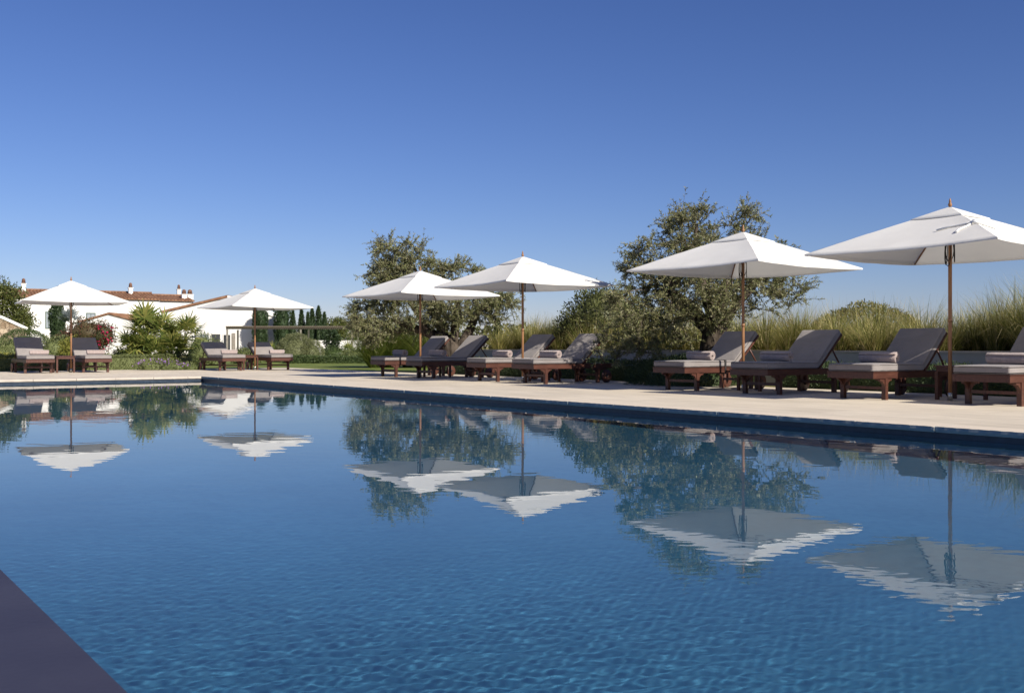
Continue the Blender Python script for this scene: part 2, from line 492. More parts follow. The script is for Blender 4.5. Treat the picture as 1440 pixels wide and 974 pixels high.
# ------------------------------------------------------------------ the setting
PU0, PU1, PV0, PV1 = -7.0, 23.45, 0.58, 8.25      # the pool
WATER_Z = -0.10
FLOOR_Z = -1.6
def uvquad(mb, u0, u1, v0, v1, z):
    mb.add([W(u0, v0, z), W(u1, v0, z), W(u1, v1, z), W(u0, v1, z)], [(0, 1, 2, 3)])
def uvbox(mb, u0, u1, v0, v1, z0, z1):
    vs = [W(u, v, z) for z in (z0, z1) for v in (v0, v1) for u in (u0, u1)]
    mb.add(vs, [(0, 2, 3, 1), (4, 5, 7, 6), (0, 1, 5, 4), (2, 6, 7, 3), (0, 4, 6, 2), (1, 3, 7, 5)])

# ground: one sheet with the pool's opening left out, reaching the horizon
g = MB()
B = 9000
for (a, b, c, d) in ((-B, PU0 - 0.4, -B, B), (PU1 + 0.4, B, -B, B), (PU0 - 0.4, PU1 + 0.4, -B, PV0 - 0.4), (PU0 - 0.4, PU1 + 0.4, PV1 + 0.4, B)):
    uvquad(g, a, b, c, d, -0.03)
tag(g.build('ground', M['field']), kind='structure')

g = MB()
uvquad(g, 31.9, 62, -30, 45, -0.012)
uvquad(g, 24.0, 31.9, 14.1, 45, -0.012)
tag(g.build('lawn', M['lawn']), kind='structure')

DECK_V = 14.0
DECK_U = 31.5
CW = 0.32
g = MB()
uvbox(g, PU0 - 8, DECK_U, PV1 + CW, DECK_V, -0.05, 0.0)
uvbox(g, PU1 + CW, DECK_U, -26, PV1 + CW - 0.002, -0.05, 0.0)
uvbox(g, PU0 - 8, PU1 + CW - 0.002, -10, PV0 - CW - 0.5, -0.05, 0.0)
tag(g.build('pool_deck', M['deck']), kind='structure')

def jagged_coping(name, mat, p0, du, length, width, face_side, stone=0.84, jag=0.0022, lip=0.05):
    """a row of stones with a split, uneven top edge; W-space start p0=(u,v), direction du ('u' or 'v')"""
    rng = random.Random(5)
    mb = MB()
    s = 0.0
    while s < length - 0.01:
        e = min(length, s + stone + rng.uniform(-0.05, 0.05))
        n = 28
        off = rng.uniform(-0.004, 0.004)
        vs, fs = [], []
        for k in range(n + 1):
            t = s + 0.004 + (e - s - 0.008) * k / n
            jz = -jag * 2.2 * abs(noise.noise(Vector((t * 14, 3.3, s)))) - (0.006 if k in (0, n) else 0)
            jy = 0.005 * noise.noise(Vector((t * 11, 8.1, s)))
            # section: back bottom, back top, front top (rough), front face mid, front bottom
            for (w, z) in ((width, -lip), (width, 0.002), (0.012, 0.002), (0.003 + jy + off, 0.001 + jz), (0.0 + jy + off, -lip * 0.55 + jz * 0.3), (0.006 + off, -lip)):
                if du == 'u': vs.append(W(p0[0] + t, p0[1] + face_side * w, z))
                else: vs.append(W(p0[0] + face_side * w, p0[1] + t, z))
        m_ = 6
        for k in range(n):
            for q in range(m_):
                r_ = (q + 1) % m_
                fs.append((k * m_ + q, k * m_ + r_, (k + 1) * m_ + r_, (k + 1) * m_ + q))
        fs.append(tuple(range(m_))); fs.append(tuple(n * m_ + q for q in range(m_)))
        mb.add(vs, fs)
        s = e
    return tag(mb.build(name, mat), kind='structure')

def two_tone_coping():
    """pale honed top, darker split face"""
    m, N, L, P = new_mat('coping_stone')
    g_ = N.new('ShaderNodeNewGeometry'); sp = N.new('ShaderNodeSeparateXYZ'); L.new(g_.outputs['True Normal'], sp.inputs[0])
    ab = N.new('ShaderNodeMath'); ab.operation = 'ABSOLUTE'; L.new(sp.outputs['Z'], ab.inputs[0])
    gt = N.new('ShaderNodeMath'); gt.operation = 'GREATER_THAN'; gt.inputs[1].default_value = 0.8; L.new(ab.outputs[0], gt.inputs[0])
    tc = N.new('ShaderNodeTexCoord'); nz = N.new('ShaderNodeTexNoise'); nz.inputs['Scale'].default_value = 9; nz.inputs['Detail'].default_value = 8
    L.new(tc.outputs['Object'], nz.inputs['Vector'])
    r1 = N.new('ShaderNodeValToRGB'); r1.color_ramp.elements[0].color = (0.55, 0.47, 0.37, 1); r1.color_ramp.elements[1].color = (0.68, 0.59, 0.47, 1)
    r2 = N.new('ShaderNodeValToRGB'); r2.color_ramp.elements[0].color = (0.18, 0.215, 0.225, 1); r2.color_ramp.elements[1].color = (0.36, 0.39, 0.39, 1)
    L.new(nz.outputs['Fac'], r1.inputs['Fac']); L.new(nz.outputs['Fac'], r2.inputs['Fac'])
    mx = N.new('ShaderNodeMix'); mx.data_type = 'RGBA'
    L.new(gt.outputs[0], mx.inputs[0]); L.new(r2.outputs['Color'], mx.inputs[6]); L.new(r1.outputs['Color'], mx.inputs[7])
    L.new(mx.outputs[2], P.inputs['Base Color'])
    P.inputs['Roughness'].default_value = 0.85
    return m
M['coping_two'] = two_tone_coping()
jagged_coping('pool_coping_right', M['coping_two'], (PU0, PV1 - 0.03), 'u', PU1 - PU0 + CW, CW + 0.028, 1)
jagged_coping('pool_coping_far', M['coping_pale'], (PU1 - 0.03, PV0 - 0.3), 'v', PV1 - PV0 + 0.27, CW + 0.028, 1, jag=0.001)
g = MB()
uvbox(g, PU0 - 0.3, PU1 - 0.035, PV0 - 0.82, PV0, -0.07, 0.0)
tag(g.build('pool_edge_left', M['coping_shaded']), kind='structure')

g = MB()       # basin
uvquad(g, PU0, PU1, PV0, PV1, FLOOR_Z)
def wallquad(mb, a, b, z0, z1):
    mb.add([W(*a, z0), W(*b, z0), W(*b, z1), W(*a, z1)], [(0, 1, 2, 3)])
for a, b in (((PU0, PV0), (PU1, PV0)), ((PU1, PV0), (PU1, PV1)), ((PU1, PV1), (PU0, PV1)), ((PU0, PV1), (PU0, PV0))):
    wallquad(g, a, b, FLOOR_Z, -0.17)
pf = tag(g.build('pool_floor', M['tile']), kind='structure')
pf.cycles.is_caustics_receiver = True
g = MB()
for a, b in (((PU0, PV0), (PU1, PV0)), ((PU1, PV0), (PU1, PV1)), ((PU1, PV1), (PU0, PV1)), ((PU0, PV1), (PU0, PV0))):
    wallquad(g, a, b, -0.17, -0.045)
tag(g.build('pool_wall_band', M['band']), kind='structure')

RIPPLE_NEAR = 0.00125
def build_water():
    rng = np.random.default_rng(11)
    us = np.concatenate([np.arange(PU0, 0.0, 0.06), np.arange(0.0, 4.6, 0.0085), np.arange(4.6, 5.5, 0.015), np.arange(5.5, 12.0, 0.026), np.arange(12.0, PU1, 0.04), [PU1]])
    vs = np.concatenate([np.arange(PV0, 4.9, 0.009), np.arange(4.9, PV1, 0.02), [PV1]])
    U, V = np.meshgrid(us, vs, indexing='ij')
    X = UX * U + VX * V; Y = UY * U + VY * V
    Z = np.zeros_like(X)
    # a light breeze: patches of fine ripple over a nearly calm pool
    patch = 0.5 + 0.5 * np.sin(0.9 * X + 0.5 * np.sin(0.8 * Y) + 1.0) * np.sin(0.75 * Y - 0.35 * X + 0.4)
    gust = (0.65 + 0.55 * patch) * np.clip(np.hypot(X, Y) / 9.0, 0.35, 1)
    near = np.clip((6.2 - np.hypot(X, Y)) / 3.9, 0, 1) * np.clip((5.4 - V) / 1.2, 0, 1) * np.clip(U / 0.4, 0, 1) * np.clip((5.5 - U) / 0.8, 0, 1)
    near = near * (0.35 + 0.95 * patch)
    for k in range(52):
        lam = rng.uniform(0.09, 0.30)
        a = rng.normal(1.35, 0.55)
        kx, ky = math.cos(a) * 2 * math.pi / lam, math.sin(a) * 2 * math.pi / lam
        amp = 0.00036 * lam / (2 * math.pi) * rng.uniform(0.6, 1.4)
        w1, w2 = rng.uniform(0.5, 1.3, 2)
        Z += gust * amp * np.sin(kx * X + ky * Y + rng.uniform(0, 6.28) + 1.3 * np.sin(w1 * X + k) + 1.3 * np.sin(w2 * Y + 2 * k))
    sub = np.nonzero(near.max(axis=1) > 0)[0]
    i0, i1 = sub[0], sub[-1] + 1
    Xs, Ys, Ns = X[i0:i1], Y[i0:i1], near[i0:i1]
    add = np.zeros_like(Xs)
    for k in range(44):
        lam = 0.024 * 4.2 ** rng.uniform()
        a = rng.normal(1.72, 0.42)
        kx, ky = math.cos(a) * 2 * math.pi / lam, math.sin(a) * 2 * math.pi / lam
        amp = RIPPLE_NEAR * lam / (2 * math.pi) * rng.uniform(0.6, 1.4)
        w1, w2 = rng.uniform(0.8, 2.5, 2)
        add += amp * np.sin(kx * Xs + ky * Ys + rng.uniform(0, 6.28) + 1.5 * np.sin(w1 * Xs + k) + 1.5 * np.sin(w2 * Ys + 2 * k))
    Z[i0:i1] += add * Ns
    for k in range(10):
        lam = rng.uniform(0.5, 1.8)
        a = rng.normal(0.6, 0.9)
        kx, ky = math.cos(a) * 2 * math.pi / lam, math.sin(a) * 2 * math.pi / lam
        Z += 0.0003 * lam / (2 * math.pi) * np.sin(kx * X + ky * Y + rng.uniform(0, 6.28) + 0.8 * np.sin(0.7 * X + 0.4 * Y + k))
    co = np.stack([X, Y, WATER_Z + Z], -1).reshape(-1, 3)
    o = grid_np('pool_water', co, len(us), len(vs), M['water'])
    o.cycles.is_caustics_caster = True
    return tag(o, kind='structure')
water = build_water()

# ------------------------------------------------------------------ planting helpers
def unit(n, rng):
    d = rng.normal(size=(n, 3))
    return d / np.linalg.norm(d, axis=1, keepdims=True)

def leaf_quads(P, D, Lg, Wd, rng, face=None):
    """pointed leaves: base points P, directions D, lengths and widths"""
    n = len(P)
    r = unit(n, rng) if face is None else face + 0.35 * unit(n, rng)
    S = np.cross(D, r)
    S /= np.linalg.norm(S, axis=1, keepdims=True) + 1e-9
    Lg = np.broadcast_to(np.asarray(Lg), (n,))[:, None]; Wd = np.broadcast_to(np.asarray(Wd), (n,))[:, None]
    nrm = np.cross(S, D)
    mid = P + D * Lg * 0.45 + nrm * Lg * 0.06
    return np.stack([P, mid + S * Wd * 0.5, P + D * Lg, mid - S * Wd * 0.5], 1)

def in_ellipsoid(n, c, r, rng, shell=0.0):
    d = unit(n, rng)
    t = rng.uniform(shell ** 3, 1, n) ** (1 / 3)
    return np.asarray(c) + d * t[:, None] * np.asarray(r), d

def rough_ellipsoid_points(n, c, r, rng, amp=0.18, freq=2.2, shell=0.75, seed=0.0):
    """points near the surface of a lumpy ellipsoid, with outward directions"""
    d = unit(n, rng)
    k = np.array([1 + amp * (noise.noise(Vector((a * freq + seed, b * freq, e * freq))) + 0.5 * noise.noise(Vector((a * freq * 2.7, b * freq * 2.7 + seed, e * freq * 2.7)))) for a, b, e in d])
    t = rng.uniform(shell, 1.03, n)
    return np.asarray(c) + d * (t * k)[:, None] * np.asarray(r), d

def lumpy_core(mb, c, r, amp=0.18, freq=2.2, seed=0.0, k=0.72, nu=18, nv=12):
    vs, fs = [], []
    for i in range(nv + 1):
        th = math.pi * i / nv
        for j in range(nu):
            ph = 2 * math.pi * j / nu
            d = Vector((math.sin(th) * math.cos(ph), math.sin(th) * math.sin(ph), math.cos(th)))
            q = k * (1 + amp * noise.noise(Vector((d.x * freq + seed, d.y * freq, d.z * freq))))
            vs.append((c[0] + d.x * r[0] * q, c[1] + d.y * r[1] * q, max(0.0, c[2] + d.z * r[2] * q)))
    for i in range(nv):
        for j in range(nu):
            j2 = (j + 1) % nu
            fs.append((i * nu + j, i * nu + j2, (i + 1) * nu + j2, (i + 1) * nu + j))
    mb.add(vs, fs, True)

def shrub(name, label, cat, loc, r, mat, n=4000, leaf=(0.05, 0.022), cz=None, amp=0.18, up=0.3, seed=1, shell=0.75, group=None, core=True, stem=True, freq=2.2, lumps=None):
    """a bush of leaves over twigs; origin on the ground"""
    rng = np.random.default_rng(seed)
    root = empty(name, loc)
    tag(root, label, cat, group)
    lumps = lumps or [((0, 0, r[2] * 0.95 if cz is None else cz), r)]
    tot = sum(l[1][0] * l[1][2] for l in lumps)
    Q = []
    mb = MB()
    for k, (c, rr) in enumerate(lumps):
        m = int(n * rr[0] * rr[2] / tot)
        P, D = rough_ellipsoid_points(m, c, rr, rng, amp, freq, shell, seed * 3.1 + k)
        keep = P[:, 2] > 0.01
        P, D = P[keep], D[keep]
        d = D * 0.9 + 0.8 * unit(len(P), rng) + np.array([0, 0, up])
        d /= np.linalg.norm(d, axis=1, keepdims=True)
        Q.append(leaf_quads(P, d, leaf[0] * rng.uniform(0.6, 1.4, len(P)), leaf[1] * rng.uniform(0.7, 1.3, len(P)), rng))
        if core: lumpy_core(mb, c, rr, amp, freq, seed * 3.1 + k)
    f = quads_np('foliage', np.concatenate(Q), mat, root)
    if core:
        mb.build('inner_twigs', mat, f)
    if stem:
        st = MB()
        zc = max(0.1, lumps[0][0][2] * 0.8)
        for k in range(4):
            a = k * 1.6
            st.tube([(0, 0, -0.02), (0.12 * math.cos(a) * r[0], 0.12 * math.sin(a) * r[1], zc * 0.6), (0.35 * math.cos(a) * r[0], 0.35 * math.sin(a) * r[1], zc)], [0.03, 0.022, 0.01], 5)
        st.build('stem', M['twig'], root)
    return root

def leaf_box(n, x0, x1, y0, y1, z0, z1, rng, leaf, round_=0.08, amp=0.04):
    """leaves over the faces of a clipped hedge (top and four sides)"""
    A = [(x1 - x0) * (y1 - y0), (x1 - x0) * (z1 - z0), (x1 - x0) * (z1 - z0), (y1 - y0) * (z1 - z0), (y1 - y0) * (z1 - z0)]
    A = np.array(A) / sum(A)
    f = rng.choice(5, n, p=A)
    a, b = rng.uniform(size=n), rng.uniform(size=n)
    P = np.zeros((n, 3)); D = np.zeros((n, 3))
    for k in range(5):
        m = f == k
        if k == 0: P[m] = np.stack([x0 + a[m] * (x1 - x0), y0 + b[m] * (y1 - y0), np.full(m.sum(), z1)], 1); D[m] = (0, 0, 1)
        if k in (1, 2): P[m] = np.stack([x0 + a[m] * (x1 - x0), np.full(m.sum(), y0 if k == 1 else y1), z0 + b[m] * (z1 - z0)], 1); D[m] = (0, -1 if k == 1 else 1, 0)
        if k in (3, 4): P[m] = np.stack([np.full(m.sum(), x0 if k == 3 else x1), y0 + a[m] * (y1 - y0), z0 + b[m] * (z1 - z0)], 1); D[m] = (-1 if k == 3 else 1, 0, 0)
    w = np.array([noise.noise(Vector((p[0] * 1.3, p[1] * 1.3, p[2] * 1.3))) + 0.6 * noise.noise(Vector((p[0] * 4, p[1] * 4, p[2] * 4))) for p in P])
    P = P + D * (w * amp + rng.normal(0, amp * 0.35, n))[:, None]
    d = D * 0.8 + 0.9 * unit(n, rng) + np.array([0, 0, 0.25])
    d /= np.linalg.norm(d, axis=1, keepdims=True)
    return leaf_quads(P, d, leaf[0] * rng.uniform(0.6, 1.4, n), leaf[1] * rng.uniform(0.7, 1.3, n), rng)

def hedge(name, label, cat, loc, rz, size, mat, n, leaf=(0.05, 0.02), amp=0.05, seed=1, group=None):
    """local x long, y deep, z high; origin at the middle of its foot"""
    rng = np.random.default_rng(seed)
    root = empty(name, loc, rz)
    tag(root, label, cat, group)
    lx, ly, lz = size
    f = quads_np('foliage', leaf_box(n, -lx / 2, lx / 2, -ly / 2, ly / 2, 0.0, lz, rng, leaf, amp=amp), mat, root)
    mb = MB(); mb.box(-lx / 2 + 0.05, lx / 2 - 0.05, -ly / 2 + 0.05, ly / 2 - 0.05, 0.0, lz - 0.05)
    mb.build('inner_twigs', mat, f)
    return root

def cypress(label, loc, h, r, seed, group='cypresses by the white farmhouse', n=2600, top=0.55, name='cypress_tree'):
    rng = np.random.default_rng(seed)
    root = empty(name, loc)
    tag(root, label, 'tree', group)
    z = rng.uniform(0.05, 1, n)
    prof = np.minimum(1.0, np.minimum((z / 0.12) ** 0.6, ((1.0001 - z) / (1 - top)) ** 0.75))
    a = rng.uniform(0, 2 * math.pi, n)
    w = np.array([noise.noise(Vector((math.cos(q) * 1.6 + seed, math.sin(q) * 1.6, zz * h * 1.3))) for q, zz in zip(a, z)])
    rr = r * prof * (1 + 0.28 * w) * rng.uniform(0.72, 1.04, n)
    P = np.stack([np.cos(a) * rr, np.sin(a) * rr, z * h], 1)
    D = np.stack([np.cos(a) * 0.45, np.sin(a) * 0.45, np.full(n, 1.0)], 1) + 0.5 * unit(n, rng)
    D /= np.linalg.norm(D, axis=1, keepdims=True)
    s = max(0.14, h * 0.045)
    f = quads_np('crown', leaf_quads(P, D, s * rng.uniform(0.7, 1.4, n), s * 0.38, rng), M['cypress'], root)
    mb = MB()
    zz = [0.03, 0.15, 0.4, 0.6, 0.8, 0.93, 0.97]
    mb.lathe([(max(0.01, r * 0.78 * min(1, (q / 0.12) ** 0.6, ((1.0001 - q) / (1 - top)) ** 0.75)), q * h) for q in zz], 10)
    mb.build('inner_twigs', M['cypress'], f)
    t = MB(); t.tube([(0, 0, -0.05), (0, 0, h * 0.25)], [0.12, 0.08], 7); t.build('trunk', M['twig'], root)
    return root

def grass_blades(base, az, ln, bend, wd, rng, seg=4, spread=0.0):
    """base (n,3); blades that rise and arch over; returns quads (n*seg,4,3) joined per blade as separate quads"""
    n = len(base)
    t = np.linspace(0, 1, seg + 1)
    dirx = np.stack([np.cos(az), np.sin(az), np.zeros(n)], 1)
    side = np.stack([-np.sin(az), np.cos(az), np.zeros(n)], 1)
    pts = []
    p = base.copy()
    for k in range(seg + 1):
        pts.append(p.copy())
        ang = bend * (0.12 + 0.88 * (k / seg) ** 1.3) + spread
        p = p + (dirx * np.sin(ang)[:, None] + np.array([0, 0, 1]) * np.cos(ang)[:, None]) * (ln / seg)[:, None]
    pts = np.stack(pts, 1)
    w = wd[:, None] * (1 - t[None, :] ** 1.6 * 0.92)
    A = pts + side[:, None, :] * w[..., None] * 0.5
    Bq = pts - side[:, None, :] * w[..., None] * 0.5
    return A, Bq

def blades_mesh(name, A, Bq, mat, parent=None):
    """each blade one connected strip"""
    n, s1, _ = A.shape
    V = np.stack([A, Bq], 2).reshape(-1, 3)            # n, s1, 2
    k = np.arange(n)[:, None] * s1 * 2; s = np.arange(s1 - 1)[None, :] * 2
    a = (k + s).reshape(-1)
    F = np.stack([a, a + 1, a + 3, a + 2], 1).astype(np.int32)
    me = bpy.data.meshes.new(name)
    me.vertices.add(len(V)); me.vertices.foreach_set('co', V.reshape(-1).astype(np.float32))
    me.loops.add(F.size); me.loops.foreach_set('vertex_index', F.reshape(-1))
    me.polygons.add(len(F)); me.polygons.foreach_set('loop_start', np.arange(0, F.size, 4, dtype=np.int32))
    me.update(calc_edges=True)
    return link_mesh(name, me, mat, parent)

def olive_tree(label, loc, trunk_pts, trunk_rad, limbs, lumps, seed, n_clump=190, twigs=13, leaves=26, leaf=(0.065, 0.015), mat='olive', name='olive_tree', group='olive trees behind the loungers', clump_r=0.24):
    """lumps: ellipsoids (centre, radii) the crown fills; limbs: lists of points from the trunk"""
    rng = np.random.default_rng(seed)
    rnd = random.Random(seed)
    root = empty(name, loc)
    tag(root, label, 'tree', group)
    tb = MB()
    # gnarled trunk: a lathe-like tube with ridges
    def ridged(pts, rads, n=16, amp=0.22, sd=0.0):
        fine, fr = [], []
        for k in range(len(pts) - 1):
            for q in range(4):
                t = q / 4
                fine.append(Vector(pts[k]).lerp(Vector(pts[k + 1]), t)); fr.append(rads[k] + (rads[k + 1] - rads[k]) * t)
        fine.append(Vector(pts[-1])); fr.append(rads[-1])
        b = len(tb.v)
        for k, p in enumerate(fine):
            d = (fine[min(k + 1, len(fine) - 1)] - fine[max(0, k - 1)]).normalized()
            ref = Vector((1, 0, 0)); ref = (ref - d * ref.dot(d)).normalized(); bi = d.cross(ref)
            for i in range(n):
                a = 2 * math.pi * i / n
                q = 1 + amp * noise.noise(Vector((math.cos(a) * 2.2 + sd, math.sin(a) * 2.2, p.z * 1.6))) + amp * 0.7 * noise.noise(Vector((math.cos(a) * 5, math.sin(a) * 5 + sd, p.z * 3.2)))
                tb.v.append(p + (ref * math.cos(a) + bi * math.sin(a)) * fr[k] * q)
        for k in range(len(fine) - 1):
            for i in range(n):
                j = (i + 1) % n
                tb.f.append([b + k * n + i, b + k * n + j, b + (k + 1) * n + j, b + (k + 1) * n + i]); tb.s.append(True)
        e = b + (len(fine) - 1) * n
        tb.f.append([e + i for i in range(n)]); tb.s.append(False)
    ridged(trunk_pts, trunk_rad, sd=seed)
    for (pts, rads) in limbs:
        ridged(pts, rads, n=9, amp=0.16, sd=seed + 2)
    nodes = []
    for (pts, rads) in limbs:
        for k in range(len(pts) - 1):
            for q in range(4):
                nodes.append(Vector(pts[k]).lerp(Vector(pts[k + 1]), q / 4))
        nodes.append(Vector(pts[-1]))
    trunk = tb.build('trunk', M['bark'], root)
    # clumps fill the lumps
    area = np.array([l[1][0] * l[1][2] * (l[2] if len(l) > 2 else 1) for l in lumps]); area = area / area.sum()
    cl = []
    tries = 0
    while len(cl) < n_clump and tries < n_clump * 30:
        tries += 1
        k = rng.choice(len(lumps), p=area)
        p, _ = in_ellipsoid(1, lumps[k][0], lumps[k][1], rng, 0.45)
        p = Vector(p[0])
        if all((p - q).length > clump_r * 0.72 for q in cl): cl.append(p)
    br = MB()
    LP, LD, LL = [], [], []
    order = sorted(cl, key=lambda p: min((p - q).length for q in nodes))
    for p in order:
        q = min(nodes, key=lambda s: (s - p).length + 0.25 * max(0, s.z - p.z))
        L_ = (p - q).length
        mid = q.lerp(p, 0.5) + Vector((rnd.uniform(-1, 1), rnd.uniform(-1, 1), rnd.uniform(-0.3, 1))) * L_ * 0.12
        r0 = min(0.028, 0.007 + 0.014 * L_)
        br.tube([q, mid, p], [r0, r0 * 0.7, 0.006], 5, cap=False)
        nodes += [mid, p]
        out = (p - Vector((0, 0, p.z - 0.2)))
        out = out.normalized() if out.length > 0.05 else Vector((0, 0, 1))
        size = clump_r * rnd.uniform(0.7, 1.35)
        for t in range(int(twigs * rnd.uniform(0.5, 1.4))):
            dv = Vector((rnd.gauss(0, 1), rnd.gauss(0, 1), rnd.gauss(0.15, 0.9)))
            dv = (dv.normalized() + out * 0.55 + Vector((0, 0, 0.15))).normalized()
            ln = size * rnd.uniform(0.8, 1.9)
            s0 = p + dv * rnd.uniform(-0.05, 0.08)
            s1 = s0 + dv * ln * 0.55
            s2 = s1 + (dv + Vector((0, 0, rnd.uniform(-0.7, 0.15)))).normalized() * ln * 0.45
            br.tube([s0, s1, s2], [0.005, 0.0035, 0.002], 3, cap=False)
            m = int(leaves * rnd.uniform(0.7, 1.3))
            tt = rng.uniform(0.08, 1.0, m)
            A_, B_, C_ = np.array(s0), np.array(s1), np.array(s2)
            pts = np.where(tt[:, None] < 0.55, A_ + (B_ - A_) * (tt / 0.55)[:, None], B_ + (C_ - B_) * ((tt - 0.55) / 0.45)[:, None])
            dd = np.array(dv) * 0.75 + 0.85 * unit(m, rng)
            dd /= np.linalg.norm(dd, axis=1, keepdims=True)
            LP.append(pts); LD.append(dd)
    br.build('branches', M['twig'], trunk)
    LP = np.concatenate(LP); LD = np.concatenate(LD); n = len(LP)
    quads_np('crown', leaf_quads(LP, LD, leaf[0] * rng.uniform(0.7, 1.35, n), leaf[1] * rng.uniform(0.8, 1.3, n), rng), M[mat], root)
    return root

# ------------------------------------------------------------------ low wall and planting behind the right-hand loungers
WALL_V = 15.15
wb = MB()
def wall_local(mb, u0, u1, v0, v1, z0, z1):
    uvbox(mb, u0, u1, v0, v1, z0, z1)
wall_local(wb, -3.0, 23.0, WALL_V, WALL_V + 0.24, -0.03, 0.60)
lowwall = wb.build('retaining_wall', M['wall_plaster'])
tag(lowwall, 'low plastered retaining wall with tall grass growing above it', 'wall')
cb = MB()
wall_local(cb, -3.0, 23.02, WALL_V - 0.02, WALL_V + 0.27, 0.602, 0.635)
cb.build('wall_capping', M['coping_pale'], lowwall)

def bed():
    """soil rising behind the wall"""
    us = np.linspace(-3, 23.0, 60); vs = np.concatenate([[WALL_V + 0.25], np.linspace(WALL_V + 0.4, 21, 26)])
    V_, = [None]
    pts = []
    for u in us:
        for v in vs:
            z = 0.53 + 0.10 * min(1, (v - WALL_V) / 2.0) + 0.04 * noise.noise(Vector((u * 0.8, v * 0.8, 0)))
            if v > 20.5: z = -0.05
            p = W(u, v, z)
            pts.append(p[:])
    return grid_np('planting_bed', np.array(pts), len(us), len(vs), M['soil'])
tag(bed(), kind='structure')

def tall_grass():
    rng = np.random.default_rng(4)
    base, az, ln, bend, wd, spr = [], [], [], [], [], []
    for k in range(230):
        u = rng.uniform(1.5, 22.8); v = WALL_V + 0.42 + 3.2 * rng.uniform() ** 1.25
        p = W(u, v, 0.56)
        big = 0.88 + 0.68 * max(0, min(1, (9.0 - u) / 2.4)) + 0.25 * noise.noise(Vector((u * 0.9, v, 3)))
        if v < WALL_V + 0.8: big *= 0.78
        m = int(rng.integers(190, 280))
        a = rng.uniform(0, 2 * math.pi, m)
        rr = 0.13 * np.sqrt(rng.uniform(size=m))
        base.append(np.stack([p.x + rr * np.cos(a), p.y + rr * np.sin(a), np.full(m, p.z)], 1))
        az.append(a + rng.normal(0, 0.45, m)); ln.append(big * rng.uniform(0.55, 1.35, m))
        lean = rng.uniform(0.9, 1.7)
        spr.append(rng.uniform(0, 0.55, m))
        bend.append(np.abs(rng.normal(lean, 0.5, m))); wd.append(rng.uniform(0.006, 0.014, m))
    A, Bq = grass_blades(np.concatenate(base), np.concatenate(az), np.concatenate(ln), np.concatenate(bend), np.concatenate(wd), rng, spread=np.concatenate(spr))
    o = blades_mesh('tall_grass', A, Bq, M['tallgrass'])
    tag(o, 'tall arching feather grass growing on the bank above the low wall', 'grass', kind='stuff')
    # fine seed stalks standing above the blades
    base, az, ln, bend, wd = [], [], [], [], []
    n = 1000
    u = rng.uniform(1.5, 22.5, n); v = WALL_V + 0.6 + rng.uniform(0, 3.0, n)
    XY = np.stack([UX * u + VX * v, UY * u + VY * v, np.full(n, 0.6)], 1)
    big = 0.98 + 0.6 * np.clip((9.2 - u) / 2.6, 0, 1)
    A, Bq = grass_blades(XY, rng.uniform(0, 6.28, n), big * rng.uniform(0.75, 1.2, n), np.abs(rng.normal(0.35, 0.25, n)), np.full(n, 0.0045), rng)
    o = blades_mesh('grass_plumes', A, Bq, M['plume'])
    tag(o, 'pale straw seed stalks standing above the tall feather grass', 'grass', kind='stuff')
tall_grass()

def grass_clump(label, loc, h, seed, r=0.17, n=900, group='green grass clumps beyond the paving'):
    rng = np.random.default_rng(seed)
    root = empty('grass_clump', loc)
    tag(root, label, 'grass clump', group)
    a = rng.uniform(0, 6.28, n); rr = r * np.sqrt(rng.uniform(size=n))
    base = np.stack([rr * np.cos(a), rr * np.sin(a), np.zeros(n)], 1)
    A, Bq = grass_blades(base, a + rng.normal(0, 0.5, n), h * rng.uniform(0.6, 1.3, n), np.abs(rng.normal(1.15, 0.5, n)), rng.uniform(0.014, 0.026, n), rng, spread=rng.uniform(0, 0.6, n))
    blades_mesh('blades', A, Bq, M['greengrass'], root)
    n = 60
    a = rng.uniform(0, 6.28, n)
    A, Bq = grass_blades(np.stack([r * 0.6 * np.cos(a), r * 0.6 * np.sin(a), np.zeros(n)], 1), a, h * rng.uniform(1.0, 1.5, n), np.abs(rng.normal(0.35, 0.2, n)), np.full(n, 0.006), rng)
    blades_mesh('seed_stalks', A, Bq, M['plume'], root)
    return root
for k, (px, Y, h, lab) in enumerate((
        (526, 34.0, 1.7, 'green fountain grass clump at the far end of the long lounger row'),
        (549, 34.5, 1.95, 'tall green grass clump beside the lounger row end, taller than its neighbour'),
        (573, 35.0, 1.8, 'grass clump between the first olive tree and the white garden wall'),
        (598, 34.0, 1.6, 'grass clump at the foot of the olive tree, under its drooping branches'))):
    grass_clump(lab, at(px, Y, -0.012), h, 40 + k)

# hedges at the foot of the wall, split where they break
hedge('hedge', 'dark clipped rosemary hedge along the low wall behind the near loungers', 'hedge', W(6.6, 14.58), ROT_U, (9.2, 0.85, 0.36), M['rosemary'], 26000, (0.05, 0.014), 0.07, 5, 'rosemary hedges below the retaining wall')
hedge('hedge', 'dark clipped rosemary hedge along the low wall under the far loungers', 'hedge', W(17.8, 14.58), ROT_U, (8.6, 0.85, 0.36), M['rosemary'], 22000, (0.05, 0.014), 0.07, 6, 'rosemary hedges below the retaining wall')
shrub('rosemary_bush', 'dark rounded rosemary bush spilling onto the paving between two loungers', 'bush', W(12.95, 13.75), (1.15, 1.25, 0.52), M['rosemary'], 26000, (0.075, 0.012), cz=0.0, amp=0.14, up=0.5, seed=8, shell=0.82, stem=False)

